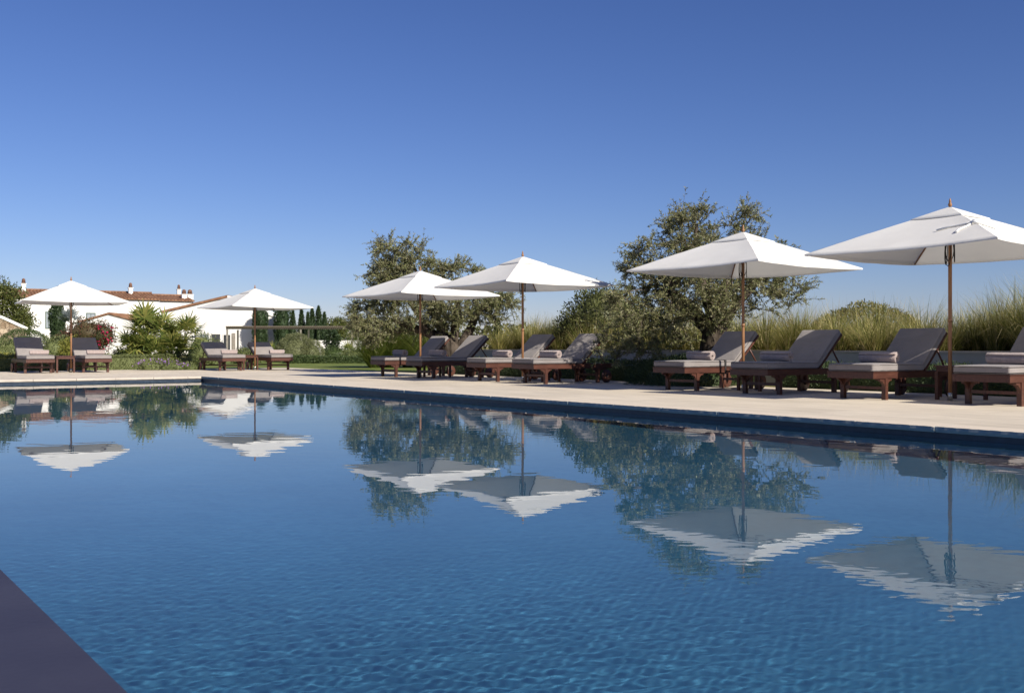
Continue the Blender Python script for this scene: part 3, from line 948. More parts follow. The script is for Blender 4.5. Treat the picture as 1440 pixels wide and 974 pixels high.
# ------------------------------------------------------------------ umbrellas
def make_umbrella():
    root = empty('parasol', (0, 0, 0))
    tag(root, 'x', 'umbrella', 'white square parasols around the pool')
    H_RIM, H_TOP, HS = 1.93, 2.50, 1.30
    # canopy: local x along u, y along v
    def surf(x, y, hs, ztop, zrim):
        """height of the pyramid cloth at x,y: ridge lines straight to the corners, panels slightly slack"""
        m = max(abs(x), abs(y)) / hs
        o = min(abs(x), abs(y)) / max(1e-6, max(abs(x), abs(y)))
        base = ztop + (zrim - ztop) * (m ** 1.04)
        sag = -0.045 * (1 - o ** 2) * m * (1 - 0.35 * m)
        return base + sag + 0.0
    mb = MB()
    hole = 0.20
    # four trapezoid panels built by ring
    for s in range(4):
        ca, sa = (1, 0, -1, 0)[s], (0, 1, 0, -1)[s]
        vs, fs = [], []
        rings = 14; cols = 16
        for i in range(rings + 1):
            d = hole + (HS - hole) * i / rings
            for j in range(cols + 1):
                t = -1 + 2 * j / cols
                edge_in = 0.012 * (1 - t * t) * (d / HS) ** 2     # edge drawn in between corners
                x, y = d - edge_in * 2.2, t * d
                z = surf(d, t * d, HS, H_TOP, H_RIM)
                z += 0.007 * noise.noise(Vector((x * 2.2 + s * 7, y * 2.2, s))) + 0.003 * noise.noise(Vector((x * 7 + s * 3, y * 2.5, s + 9)))
                vs.append((x * ca - y * sa, x * sa + y * ca, z))
        for i in range(rings):
            for j in range(cols):
                a = i * (cols + 1) + j
                fs.append((a, a + cols + 1, a + cols + 2, a + 1))
        # hem
        b = len(vs)
        for j in range(cols + 1):
            q = Vector(vs[rings * (cols + 1) + j]); vs.append((q.x, q.y, q.z - 0.02))
        for j in range(cols):
            fs.append((rings * (cols + 1) + j, b + j, b + j + 1, rings * (cols + 1) + j + 1))
        mb.add(vs, fs, True)
    can = mb.build('canopy', M['canvas'], root)
    # vent cap, a small raised pyramid
    mb = MB()
    for s in range(4):
        ca, sa = (1, 0, -1, 0)[s], (0, 1, 0, -1)[s]
        vs, fs = [], []
        for i in range(5):
            d = 0.02 + 0.33 * i / 4
            for j in range(9):
                t = -1 + 2 * j / 8
                lift = 0.010 * (1 - t * t) * (i / 4)
                z = surf(d, t * d, HS, H_TOP + 0.012, H_RIM + 0.012) + lift + 0.014 * (1 - i / 4)
                vs.append((d * ca - t * d * sa, d * sa + t * d * ca, z))
        for i in range(4):
            for j in range(8):
                a = i * 9 + j
                fs.append((a, a + 9, a + 10, a + 1))
        b = len(vs)
        for j in range(9):
            q = Vector(vs[36 + j]); vs.append((q.x, q.y, q.z - 0.012))
        for j in range(8):
            fs.append((36 + j, b + j, b + j + 1, 36 + j + 1))
        mb.add(vs, fs, True)
    mb.build('vent_cap', M['canvas'], can)
    # pole in two lengths with a collar, foot sleeve, finial
    mb = MB()
    mb.lathe([(0.024, 0.0), (0.024, 1.0), (0.0235, 2.47)], 14)
    pole = mb.build('pole', M['pole_wood'], root)
    mb = MB(); mb.lathe([(0.031, 0.0), (0.031, 0.10), (0.027, 0.105)], 14); mb.build('ground_sleeve', M['steel'], pole)
    mb = MB(); mb.lathe([(0.0275, 1.02), (0.0275, 1.075)], 14); mb.build('joint_collar', M['pole_wood'], pole)
    mb = MB(); mb.lathe([(0.012, 2.52), (0.022, 2.535), (0.026, 2.555), (0.014, 2.58), (0.016, 2.59), (0.010, 2.62), (0.002, 2.64)], 12)
    mb.build('finial', M['pole_wood'], root)
    mb = MB(); mb.lathe([(0.03, 2.08), (0.055, 2.09), (0.055, 2.15), (0.03, 2.16)], 14); mb.build('hub', M['rib_wood'], root)
    mb = MB(); mb.lathe([(0.03, 2.34), (0.06, 2.35), (0.06, 2.41), (0.03, 2.42)], 14); mb.build('top_notch', M['rib_wood'], root)
    for k in range(4):
        a = math.pi / 4 + k * math.pi / 2
        ex, ey = math.cos(a), math.sin(a)
        rb = MB()
        pts = []
        for q in (0.05, 0.5, 1.0, 1.5, 1.80):
            d = q / math.sqrt(2)
            pts.append((ex * q, ey * q, surf(d, d, HS, H_TOP, H_RIM) - 0.022))
        rb.tube(pts, [0.014, 0.014, 0.013, 0.012, 0.011], 6)
        rib = rb.build('rib', M['rib_wood'], root)
        sb = MB()
        d = 0.75 / math.sqrt(2)
        sb.tube([(ex * 0.05, ey * 0.05, 2.12), (ex * 0.75, ey * 0.75, surf(d, d, HS, H_TOP, H_RIM) - 0.04)], 0.010, 6)
        sb.build('strut', M['rib_wood'], rib)
    # rope wound at the hub, hanging in loops
    rb = MB()
    rr = random.Random(3)
    for k in range(5):
        a = rr.uniform(0, 6.28); ln = rr.uniform(0.20, 0.34); w = rr.uniform(0.03, 0.06)
        c, s = math.cos(a), math.sin(a)
        pts = []
        for q in range(13):
            t = q / 12 * 2 * math.pi
            x = w * math.sin(t); z = 2.09 - ln * (1 - math.cos(t)) / 2
            pts.append((c * 0.045 + -s * x + c * 0.012 * math.sin(t / 2), s * 0.045 + c * x, z))
        rb.tube(pts, 0.0055, 5)
    rb.build('rope', M['rope'], root)
    return root

proto = make_umbrella()
ub = [  # position, rotation jitter, z scale, label
    (W(7.0, 12.33), 0.0, 1.0, 'white parasol with a white cord tied on its canopy edge'),
    (at(1045, 15.8), 0.03, 1.0, 'white parasol standing in front of the larger olive tree'),
    (at(735, 20.1), -0.03, 1.0, 'white parasol overlapping the canopy of the parasol before the smaller olive tree'),
    (at(591, 22.7), 0.02, 0.965, 'white parasol directly in front of the smaller olive tree'),
    (at(100, 27.4), -0.10, 1.0, 'white parasol nearest the white farmhouse windows and bougainvillea'),
    (at(358.5, 30.4), 0.05, 0.985, 'white parasol in front of the gabled white wing and cypresses'),
]
ub.append((W(4.4, 13.5), 0.0, 1.0, 'white parasol beyond the edge of the photo that shades the nearest lounger backrest'))
umbs = []
for k, (p, j, sz, lab) in enumerate(ub):
    o = proto if k == 0 else copy_tree(proto)
    o.location = p; o.rotation_euler = (0, 0, ROT_U + j); o.scale = (1, 1, sz)
    o['label'] = lab
    umbs.append(o)
# a white cord knotted round the ridge of the nearest canopy, its ends lying on the cloth
def canopy_pt(x, y, up=0.012):
    m = max(abs(x), abs(y)) / 1.3
    o = min(abs(x), abs(y)) / max(abs(x), abs(y))
    return Vector((x, -y, 2.50 - 0.57 * m ** 1.04 - 0.045 * (1 - o * o) * m * (1 - 0.35 * m) + 0.6 * up + 0.003))
cb = MB()
kx = -0.72
cb.tube([canopy_pt(kx, kx, 0.03), canopy_pt(kx + 0.10, kx - 0.02, 0.02), canopy_pt(kx + 0.26, kx - 0.04, 0.02), canopy_pt(kx + 0.42, kx - 0.12, 0.016)], 0.013, 6)
cb.tube([canopy_pt(kx, kx, 0.03), canopy_pt(kx + 0.03, kx - 0.10, 0.02), canopy_pt(kx + 0.10, kx - 0.19, 0.012), canopy_pt(kx + 0.09, kx - 0.26, 0.012)], 0.013, 6)
cb.tube([canopy_pt(kx, kx, 0.03), canopy_pt(kx - 0.06, kx + 0.10, 0.03), canopy_pt(kx - 0.02, kx + 0.20, 0.012), canopy_pt(kx - 0.10, kx + 0.30, 0.012)], 0.013, 6)
cb.tube([canopy_pt(kx + 0.03, kx - 0.02, 0.03), canopy_pt(kx - 0.02, kx - 0.06, 0.055), canopy_pt(kx - 0.08, kx - 0.02, 0.045), canopy_pt(kx - 0.03, kx + 0.04, 0.03)], 0.014, 6)
cb.rbox(-0.025, 0.025, -0.025, 0.025, -0.02, 0.02, 0.012, 2, Matrix.Translation(canopy_pt(kx, kx, 0.03)))
cb.build('tie_cord', M['white_cord'], umbs[0])

# ------------------------------------------------------------------ loungers
def make_lounger(back_deg=43):
    """origin on the ground in the middle of the foot end; local y towards the head"""
    root = empty('sun_lounger', (0, 0, 0))
    tag(root, 'x', 'sun lounger', 'wooden sun loungers with grey cushions around the pool')
    HW, L = 0.35, 1.98
    wood = M['mahogany']
    # frame: side rails and end rails with a small ledge
    mb = MB()
    for s in (-1, 1):
        x0, x1 = sorted((s * HW, s * (HW - 0.035)))
        mb.box(x0, x1, 0.0, L, 0.285, 0.362)
        x0, x1 = sorted((s * (HW + 0.008), s * (HW - 0.05)))
        mb.box(x0, x1, -0.008, L + 0.008, 0.364, 0.374)
    mb.box(-HW + 0.037, HW - 0.037, 0.0, 0.035, 0.285, 0.362)
    mb.box(-HW + 0.037, HW - 0.037, L - 0.035, L, 0.285, 0.362)
    mb.box(-HW + 0.052, HW - 0.052, -0.008, 0.05, 0.364, 0.374)
    mb.build('frame', wood, root)
    mb = MB()
    for k in range(11):
        y = 0.08 + k * 0.108
        mb.box(-HW + 0.037, HW - 0.037, y, y + 0.075, 0.340, 0.358)
    mb.build('slatted_base', wood, root)
    # legs with curved brackets under the rails
    def leg(s, y, back):
        m = MB()
        xo = s * (HW - 0.003); xi = s * (HW - 0.063)
        x0, x1 = sorted((xo, xi))
        m.box(x0, x1, y - 0.03, y + 0.03, 0.0, 0.283)
        def bracket(ax, sg):
            poly = [(0, 0.283)]
            R_ = 0.105
            poly.append((R_, 0.283)); poly.append((R_, 0.262))
            for q in range(0, 7):
                t = q / 6 * math.pi / 2
                poly.append((R_ - 0.012 - (R_ - 0.012) * math.sin(t) * 0.98, 0.255 - 0.095 * (1 - math.cos(t))))
            poly.append((0, 0.15))
            if ax == 'y':
                p = [(y + sg * (0.03 + a), z) for a, z in poly]
                m.prism(p, *sorted((xo - s * 0.012, xi + s * 0.012)), axis='x')
            else:
                p = [(xi - s * a, z) for a, z in poly]
                m.prism(p, y - 0.018, y + 0.018, axis='y')
        bracket('y', 1); bracket('y', -1)
        if not back: bracket('x', 1)
        return m
    for s in (-1, 1):
        leg(s, 0.31, False).build('leg', wood, root)
        leg(s, 1.62, True).build('leg', wood, root)
    mb = MB(); mb.box(-HW + 0.064, HW - 0.064, 0.295, 0.325, 0.135, 0.175); mb.build('stretcher', wood, root)
    mb = MB(); mb.box(-HW + 0.064, HW - 0.064, 1.605, 1.635, 0.135, 0.175); mb.build('stretcher', wood, root)
    for s in (-1, 1):
        m = MB(); T = Matrix.Translation((s * (HW + 0.025), 1.80, 0.125)) @ Matrix.Rotation(R(90), 4, 'Y')
        m.lathe([(0.118, -0.018), (0.125, -0.012), (0.125, 0.012), (0.118, 0.018)], 24, T)
        w = m.build('wheel', wood, root)
        m = MB(); m.lathe([(0.03, -0.03), (0.03, 0.03)], 12, T); m.build('hub', M['rubber'], w)
        m = MB(); m.lathe([(0.1255, -0.010), (0.131, -0.008), (0.131, 0.008), (0.1255, 0.010)], 24, T); m.build('tyre', M['rubber'], w)
    # brackets that carry the wheels
    for s in (-1, 1):
        m = MB()
        x0, x1 = sorted((s * (HW - 0.04), s * (HW - 0.002)))
        m.box(x0, x1, 1.78, 1.82, 0.10, 0.283)
        m.build('wheel_bracket', wood, root)
    # seat cushion
    m = MB(); m.rbox(-HW + 0.005, HW - 0.005, 0.0, 1.215, 0.376, 0.478, 0.022, 4, puff=0.010, cuts=7)
    m.build('seat_cushion', M['cushion'], root)
    # raised back
    ang = R(back_deg)
    T = Matrix.Translation((0, 1.22, 0.385)) @ Matrix.Rotation(ang, 4, 'X')
    m = MB()
    for s in (-1, 1):
        x0, x1 = sorted((s * (HW - 0.01), s * (HW - 0.045)))
        m.box(x0, x1, 0.0, 0.77, -0.035, -0.003, T)
    for k in range(7):
        m.box(-HW + 0.047, HW - 0.047, 0.03 + k * 0.108, 0.105 + k * 0.108, -0.024, -0.006, T)
    m.build('backrest_frame', wood, root)
    m = MB(); m.rbox(-HW + 0.005, HW - 0.005, 0.01, 0.765, 0.0, 0.095, 0.022, 4, T, puff=0.010, cuts=7)
    m.build('back_cushion', M['cushion'], root)
    for s in (-1, 1):
        m = MB()
        top = T @ Vector((s * (HW - 0.06), 0.48, -0.04))
        m.tube([top, (s * (HW - 0.06), 1.86, 0.35)], 0.014, 6)
        m.build('brace', wood, root)
    return root

lproto = make_lounger()
low_proto = make_lounger(31)
lspots = [   # u of the middle, v of the foot end; right-hand row
    (6.15, 11.50, 'grey cushioned lounger, the one nearest the camera, cut by the photo edge'),
    (7.93, 11.50, 'grey cushioned lounger directly left of the nearest parasol pole, half in its shade'),
    (9.66, 11.52, 'grey lounger lying wholly in parasol shade, next to the second parasol pole'),
    (11.28, 11.52, 'grey lounger with a dark strap round its cushion, in front of the larger olive trunk'),
    (15.05, 11.45, 'grey lounger whose backrest is brushed by drooping olive branches, beside the rosemary bush'),
    (16.60, 11.45, 'grey lounger under the third parasol with a half shaded towel on it'),
    (18.98, 11.42, 'grey lounger wholly in shade in front of the smaller olive tree'),
    (20.62, 11.42, 'sunlit grey lounger at the far end of the long row, next to grass clumps'),
]
RX = (M['cushion'],)
LOUNGERS = []
for k, (u, v, lab) in enumerate(lspots):
    o = lproto if k == 0 else copy_tree(lproto)
    o.location = W(u, v); o.rotation_euler = (0, 0, ROT_V); o['label'] = lab
    LOUNGERS.append(o)
fspots = [(5.72, 28.55, 'grey lounger beside the rounded clipped bush across the pool, at the photo edge'),
          (7.18, 28.55, 'grey lounger next to the fan palm across the pool, on its stone wall side'),
          (10.85, 28.15, 'grey lounger on the far side, between the fan palm and a parasol pole'),
          (12.30, 28.05, 'grey lounger on the far side with its back to the cypresses and round bush')]
for k, (v, u, lab) in enumerate(fspots):
    o = copy_tree(lproto) if k < 2 else low_proto if k == 2 else copy_tree(low_proto)
    o.location = W(u, v); o.rotation_euler = (0, 0, ROT_Y_U); o['label'] = lab
    LOUNGERS.append(o)
m = MB()
m.rbox(-0.362, 0.362, 0.93, 0.965, 0.262, 0.492, 0.006, 2)
m.build('strap', M['rubber'], LOUNGERS[3])

# rolled towels: a spiral of terry cloth
def make_towel():
    """origin at the underside, axis along local x"""
    turns, th = 3.4, 0.017
    n = 90
    m = MB()
    vs, fs = [], []
    HL = 0.255
    prof = []
    for i in range(n + 1):
        a = i / n * turns * 2 * math.pi
        r = 0.010 + th * a / (2 * math.pi)
        prof.append((a, r))
    r_out = prof[-1][1] + th * 0.48
    xs = [-HL, -HL + 0.006, -HL * 0.5, 0, HL * 0.5, HL - 0.006, HL]
    for side in (0, 1):
        for (a, r) in prof:
            for q, x in enumerate(xs):
                e = 0.35 if q in (0, len(xs) - 1) else 1.0
                rr = r + (0.47 * th * e if side else -0.47 * th * e)
                wob = 0.004 * noise.noise(Vector((x * 5, a * 0.6, 2.0)))
                xo = x + 0.010 * math.sin(a * 0.9 + 1) * (1 if x > 0 else -1 if x < 0 else 0) * (abs(x) / HL)
                z = (rr + wob) * math.sin(a) * 0.95
                vs.append((xo, (rr + wob) * math.cos(a), z + r_out * 0.94))
    K = len(xs)
    off = (n + 1) * K
    for i in range(n):
        for q in range(K - 1):
            a = i * K + q
            fs.append((off + a, off + a + 1, off + a + K + 1, off + a + K))
            fs.append((a, a + K, a + K + 1, a + 1))
        for q, fl in ((0, 1), (K - 1, 0)):
            a = i * K + q
            fs.append((a, off + a, off + a + K, a + K))
    for i in (0, n):
        for q in range(K - 1):
            a = i * K + q
            fs.append((a, a + 1, off + a + 1, off + a))
    m.add(vs, fs, True)
    o = m.build('rolled_towel', M['towel'])
    lo = min(v.co.z for v in o.data.vertices)
    for v in o.data.vertices: v.co.z -= lo
    return tag(o, 'x', 'towel', 'rolled beige towels on the loungers')
towel = make_towel()
rr = random.Random(8)
tl = ['rolled beige towel on the lounger nearest the camera, fully sunlit',
      'rolled beige towel with only its end sunlit, left of the nearest parasol pole',
      'rolled towel in full shade on the lounger beside the second parasol pole',
      'rolled beige towel on the lounger that has a dark strap round its cushion',
      'rolled towel on the lounger that is brushed by the drooping olive branches',
      'rolled towel on the lounger under the third parasol of the long row',
      'rolled towel in shade on the dark lounger before the smaller olive tree',
      'rolled beige towel on the last lounger of the long row, by the grass clumps',
      'rolled towel on the far lounger beside the rounded clipped bush',
      'rolled towel on the far lounger next to the fan palm, stone wall side',
      'rolled towel on the far lounger between fan palm and parasol pole',
      'rolled towel on the far lounger in front of the cypresses']
for k, lg in enumerate(LOUNGERS):
    t = towel if k == 0 else towel.copy()
    if k: C.objects.link(t)
    Mx = Matrix.Translation(lg.location) @ Matrix.Rotation(lg.rotation_euler[2], 4, 'Z')
    far = k >= 8
    t.scale = (1.05, 1.13, 1.13) if k < 8 else (0.92, 1.0, 1.0)
    t.location = Mx @ Vector((0.06 if not far else 0.07, 0.62 + rr.uniform(-0.06, 0.06), 0.4845))
    t.rotation_euler = (0, 0, lg.rotation_euler[2] + rr.uniform(-0.06, 0.06))
    t['label'] = tl[k]

# side tables between each pair
def make_table():
    root = empty('side_table', (0, 0, 0))
    tag(root, 'x', 'side table', 'small wooden side tables between the loungers')
    m = MB()
    for k in range(6):
        y = -0.25 + k * 0.084
        m.box(-0.25, 0.25, y, y + 0.078, 0.435, 0.455)
    m.build('table_top', M['mahogany'], root)
    m = MB()
    for s in (-1, 1):
        a, b = sorted((s * 0.235, s * 0.215))
        m.box(a, b, -0.214, 0.214, 0.375, 0.433)
        m.box(-0.214, 0.214, a, b, 0.376, 0.4325)
    m.build('apron', M['mahogany'], root)
    for sx in (-1, 1):
        for sy in (-1, 1):
            m = MB(); m.box(sx * 0.215 - 0.022, sx * 0.215 + 0.022, sy * 0.215 - 0.022, sy * 0.215 + 0.022, 0.0, 0.374)
            m.build('leg', M['mahogany'], root)
    return root
tproto = make_table()
tsp = [(W(7.03, 12.66), ROT_V, 'small wooden side table behind the nearest parasol pole'),
       (W(10.47, 12.72), ROT_V, 'small wooden side table under the second parasol, between two cushions'),
       (W(15.83, 12.6), ROT_V, 'small wooden side table under the third parasol of the long row'),
       (W(19.6, 12.42), ROT_V, 'small wooden side table under the parasol before the smaller olive tree'),
       (W(29.15, 6.42), ROT_Y_U, 'small wooden side table by the pole between the two loungers near the fan palm'),
       (W(29.0, 11.6), ROT_Y_U, 'small wooden side table across the pool, between the loungers nearest the gabled wing')]
for k, (p, rz, lab) in enumerate(tsp):
    o = tproto if k == 0 else copy_tree(tproto)
    o.location = p; o.rotation_euler = (0, 0, rz); o['label'] = lab

# ------------------------------------------------------------------ olive trees
s_ = 73.0
def L2(px, py, dy=0.0):
    return ((px - 1003) / s_, dy, 0.70 + (488 - py) / s_)
def lump2(px, py, rx, rz, dy=0, ry=None, w=1):
    return (L2(px, py, dy), (rx / s_, (ry or (rx + rz) / 2) / s_, rz / s_), w)
olive_tree('large olive tree with a thick gnarled trunk rising behind the strapped lounger', at(1003, 19.2, -0.03),
    [(-0.16, 0, -0.02), (-0.14, 0, 0.25), (-0.05, 0, 0.65), (0.0, 0.02, 1.05), (0.06, 0.0, 1.30)], [0.30, 0.22, 0.19, 0.20, 0.17],
    [([(-0.05, 0, 0.95), (-0.35, -0.05, 1.45), (-0.75, -0.2, 1.75), (-1.2, -0.3, 1.8)], [0.14, 0.10, 0.06, 0.03]),
     ([(0.05, 0, 1.1), (-0.1, 0.15, 1.7), (-0.35, 0.1, 2.4), (-0.3, 0.1, 3.1)], [0.13, 0.10, 0.06, 0.03]),
     ([(0.12, 0, 1.05), (0.35, -0.1, 1.45), (0.75, -0.15, 1.9), (1.1, -0.1, 2.3)], [0.13, 0.09, 0.06, 0.03]),
     ([(0.08, 0, 1.2), (0.25, 0.3, 1.8), (0.5, 0.3, 2.5), (0.65, 0.25, 3.0)], [0.12, 0.09, 0.055, 0.025]),
     ([(-0.05, 0, 1.0), (-0.5, 0.4, 1.5), (-0.9, 0.6, 1.9)], [0.12, 0.09, 0.04])],
    [lump2(972, 326, 36, 44), lump2(1048, 328, 38, 38, 0.2), lump2(922, 372, 46, 42, -0.1), lump2(1082, 372, 44, 38, 0.1), lump2(995, 385, 78, 45, 0, 75),
     lump2(900, 430, 52, 44, -0.3, None, 0.7), lump2(868, 468, 28, 36, -0.6, None, 0.7), lump2(1112, 408, 30, 24), lump2(935, 462, 44, 34, -0.4, None, 0.6), lump2(1045, 420, 55, 26, -0.1), lump2(985, 440, 50, 24, -0.5), lump2(900, 485, 30, 22, -0.7)],
    21, n_clump=228, twigs=14, leaves=29, leaf=(0.060, 0.0148), clump_r=0.215)
s1 = 52.0
def L1(px, py, dy=0.0):
    return ((px - 628) / s1, dy, 0.70 + (488 - py) / s1)
def lump1(px, py, rx, rz, dy=0, ry=None, w=1):
    return (L1(px, py, dy), (rx / s1, (ry or (rx + rz) / 2) / s1, rz / s1), w)
olive_tree('smaller olive tree leaning over the far loungers, trunk split low into several limbs', at(628, 26.9, -0.03),
    [(0.38, 0, -0.02), (0.34, 0, 0.3), (0.15, 0, 0.62), (-0.10, 0, 0.9), (-0.25, 0, 1.1)], [0.36, 0.29, 0.27, 0.24, 0.19],
    [([(0.0, 0, 0.8), (-0.55, 0, 1.15), (-0.75, -0.1, 1.6), (-1.2, -0.1, 2.2)], [0.17, 0.12, 0.08, 0.03]),
     ([(0.0, 0, 0.8), (-0.25, 0.2, 1.5), (-0.6, 0.2, 2.3), (-1.0, 0.1, 3.1)], [0.17, 0.12, 0.07, 0.03]),
     ([(0.15, 0, 0.7), (0.25, -0.1, 1.4), (0.30, -0.1, 2.0), (0.25, 0, 2.6)], [0.15, 0.11, 0.07, 0.03]),
     ([(0.3, 0, 0.55), (0.62, 0.1, 1.2), (0.85, 0.1, 1.7), (1.5, 0.0, 2.0)], [0.17, 0.12, 0.08, 0.03]),
     ([(-0.2, 0, 1.0), (-0.9, 0.3, 1.25), (-1.6, 0.2, 1.5)], [0.15, 0.10, 0.04])],
    [lump1(566, 360, 38, 30), lump1(548, 390, 34, 30, -0.1), lump1(515, 440, 32, 32, 0.1), lump1(592, 396, 50, 32, 0.2), lump1(640, 396, 36, 26), lump1(652, 430, 46, 28, -0.2),
     lump1(700, 428, 24, 16), lump1(570, 440, 50, 34, 0.2), lump1(536, 466, 40, 20, 0), lump1(622, 452, 30, 18, -0.3), lump1(678, 392, 22, 16, 0.1), lump1(690, 447, 26, 12, 0.1)],
    22, n_clump=225, twigs=14, leaves=28, leaf=(0.070, 0.0185), clump_r=0.24)

# bushy lentisk beyond the wall, left of the large olive
s3 = 1400 / 25.0
shrub('lentisk_bush', 'large olive green lentisk bush standing beyond the grass bank beside the larger olive tree', 'bush', at(840, 25.0, -0.03), (1.1, 1.1, 1.1), M['lentisk'], n=15000, leaf=(0.085, 0.034),
      seed=31, shell=0.55, lumps=[((0.1, 0, 1.35), (0.95, 0.9, 0.95)), ((-0.55, 0, 1.15), (0.55, 0.6, 0.45)), ((0.7, 0.1, 1.2), (0.7, 0.7, 0.8))], amp=0.3)
shrub('mound_bush', 'broad rounded yellowish green bush rising behind the tall grass', 'bush', at(1216, 24.0, -0.03), (1.6, 1.4, 1.74), M['mound'], n=42000, leaf=(0.06, 0.022), seed=33, shell=0.9, cz=0.0, amp=0.07)
cypress('tiny narrow cypress poking up behind the grass between two parasols', at(700, 40), 1.75, 0.20, 61, None, 700)

# far belt of trees along the horizon
def tree_belt():
    rng = np.random.default_rng(9)
    n = 26000
    x = rng.uniform(-8, 130, n)
    k = np.array([0.62 + 0.5 * noise.noise(Vector((q * 0.11, 1.7, 0))) + 0.25 * noise.noise(Vector((q * 0.45, 4.1, 0))) for q in x])
    z = rng.uniform(0, 1, n) ** 0.7 * 3.9 * np.clip(k, 0.25, 1.1)
    y = 118 + rng.normal(0, 1.2, n)
    P = np.stack([x, y, z], 1)
    d = unit(n, rng) + np.array([0, -0.3, 0.4]); d /= np.linalg.norm(d, axis=1, keepdims=True)
    o = quads_np('distant_woods', leaf_quads(P, d, rng.uniform(0.25, 0.6, n), 0.25, rng), M['lentisk'])
    tag(o, 'low dark belt of distant trees along the horizon', 'woods', kind='stuff')
tree_belt()

# ------------------------------------------------------------------ the white farmhouse
def house_frame(A, Bp):
    d = (Bp - A); d.z = 0
    L_ = d.length
    return math.atan2(d.y, d.x), L_
def roman_roof(mb, x0, x1, y0, y1, z0, z1, pitch=0.30, amp=0.11):
    """tiled slope: eave y0,z0 to ridge y1,z1; rolls run up the slope"""
    n = int((x1 - x0) / pitch)
    cols = n * 6
    vs, fs = [], []
    for r in range(2):
        for c in range(cols + 1):
            x = x0 + (x1 - x0) * c / cols
            w = amp * abs(math.sin(math.pi * c / 6)) + 0.0
            y, z = ((y0, z0), (y1, z1))[r]
            vs.append((x, y, z + w))
    for c in range(cols + 1):
        x = x0 + (x1 - x0) * c / cols
        vs.append((x, y0, z0 - 0.04))
    m = cols + 1
    for c in range(cols):
        fs.append((c, c + 1, m + c + 1, m + c))
        fs.append((2 * m + c, 2 * m + c + 1, c + 1, c))
    mb.add(vs, fs, False)

def chimney(parent, x, y, z, h, w=0.34):
    m = MB()
    m.box(x - w, x + w, y - w, y + w, z, z + h)
    m.box(x - w - 0.05, x + w + 0.05, y - w - 0.05, y + w + 0.05, z + h + 0.002, z + h + 0.07)
    c = m.build('chimney', M['plaster'], parent)
    w *= 0.8
    m = MB()
    t = z + h + 0.072
    m.lathe([(w * 1.25, t), (w * 0.95, t + 0.28), (w * 1.05, t + 0.31), (w * 0.75, t + 0.42), (w * 0.3, t + 0.48)], 10, Matrix.Translation((x, y, 0)))
    m.build('chimney_pot', M['pot'], c)

A = at(-30, 88.5); Bp = at(272, 98)
rz, LH = house_frame(A, Bp)
house = empty('farmhouse', A, rz)
tag(house, 'long white limewashed farmhouse with a terracotta tile roof and several chimneys', 'house')
m = MB()
EV = 5.22
m.box(0, LH, 0.0, 8.0, -0.3, EV)
m.prism([(0.0, EV + 0.002), (8.0, EV + 0.002), (4.0, EV + 0.55)], 0.03, LH - 0.03, 'x')
m.build('wall', M['plaster'], house)
m = MB()
hs = LH * 0.83
roman_roof(m, -0.2, hs, -0.25, 4.0, EV + 0.03, EV + 0.84)
roman_roof(m, -0.2, hs, 8.25, 4.0, EV + 0.03, EV + 0.84)
roman_roof(m, hs, LH + 0.1, -0.25, 4.0, EV - 0.02, EV + 0.66)
roman_roof(m, hs, LH + 0.1, 8.25, 4.0, EV - 0.02, EV + 0.66)
m.tube([(-0.2, 4, EV + 0.88), (hs, 4, EV + 0.88)], 0.12, 8)
m.tube([(hs, 4, EV + 0.70), (LH + 0.1, 4, EV + 0.70)], 0.12, 8)
roof = m.build('roof', M['terracotta'], house)
def hx(px):
    """distance along the front of the house at photo column px"""
    # intersect the sight line with the front line
    d = Bp - A; k = (px - 720) / 1400
    t = (A.x - k * A.y) / (k * d.y - d.x)
    return t * LH
for px, y, z, h, w in ((37.5, 3.2, EV + 0.5, 0.85, 0.19), (192, 3.2, EV + 0.5, 0.75, 0.19), (266, 4.6, EV + 0.3, 1.0, 0.17), (264, 1.6, EV + 0.1, 0.55, 0.24), (275, 2.4, EV - 0.1, 0.80, 0.27)):
    chimney(roof, hx(px), y, z, h, w)
def window(parent, x0, x1, z0, z1, frame, pane, bars=1, y=-0.005):
    m = MB(); t = 0.09
    m.box(x0, x1, y - 0.05, y, z0, z0 + t); m.box(x0, x1, y - 0.05, y, z1 - t, z1)
    m.box(x0, x0 + t, y - 0.05, y, z0 + t, z1 - t); m.box(x1 - t, x1, y - 0.05, y, z0 + t, z1 - t)
    for k in range(bars):
        xc = x0 + (x1 - x0) * (k + 1) / (bars + 1)
        m.box(xc - 0.03, xc + 0.03, y - 0.05, y, z0 + t, z1 - t)
    w = m.build('window', frame, parent)
    m = MB(); m.box(x0 + t, x1 - t, y - 0.02, y - 0.005, z0 + t, z1 - t); m.build('pane', pane, w)
    return w
window(house, hx(63.5), hx(72.8), 2.38, 3.95, M['green_frame'], M['curtain'])
window(house, hx(121), hx(134.5), 3.3, 3.9, M['green_frame'], M['curtain'])
m = MB()
for dx in (0, 0.22):
    m.box(hx(34) + dx, hx(34) + dx + 0.05, -0.05, -0.004, 4.4, 5.1)
m.build('drain_spout', M['green_frame'], house)

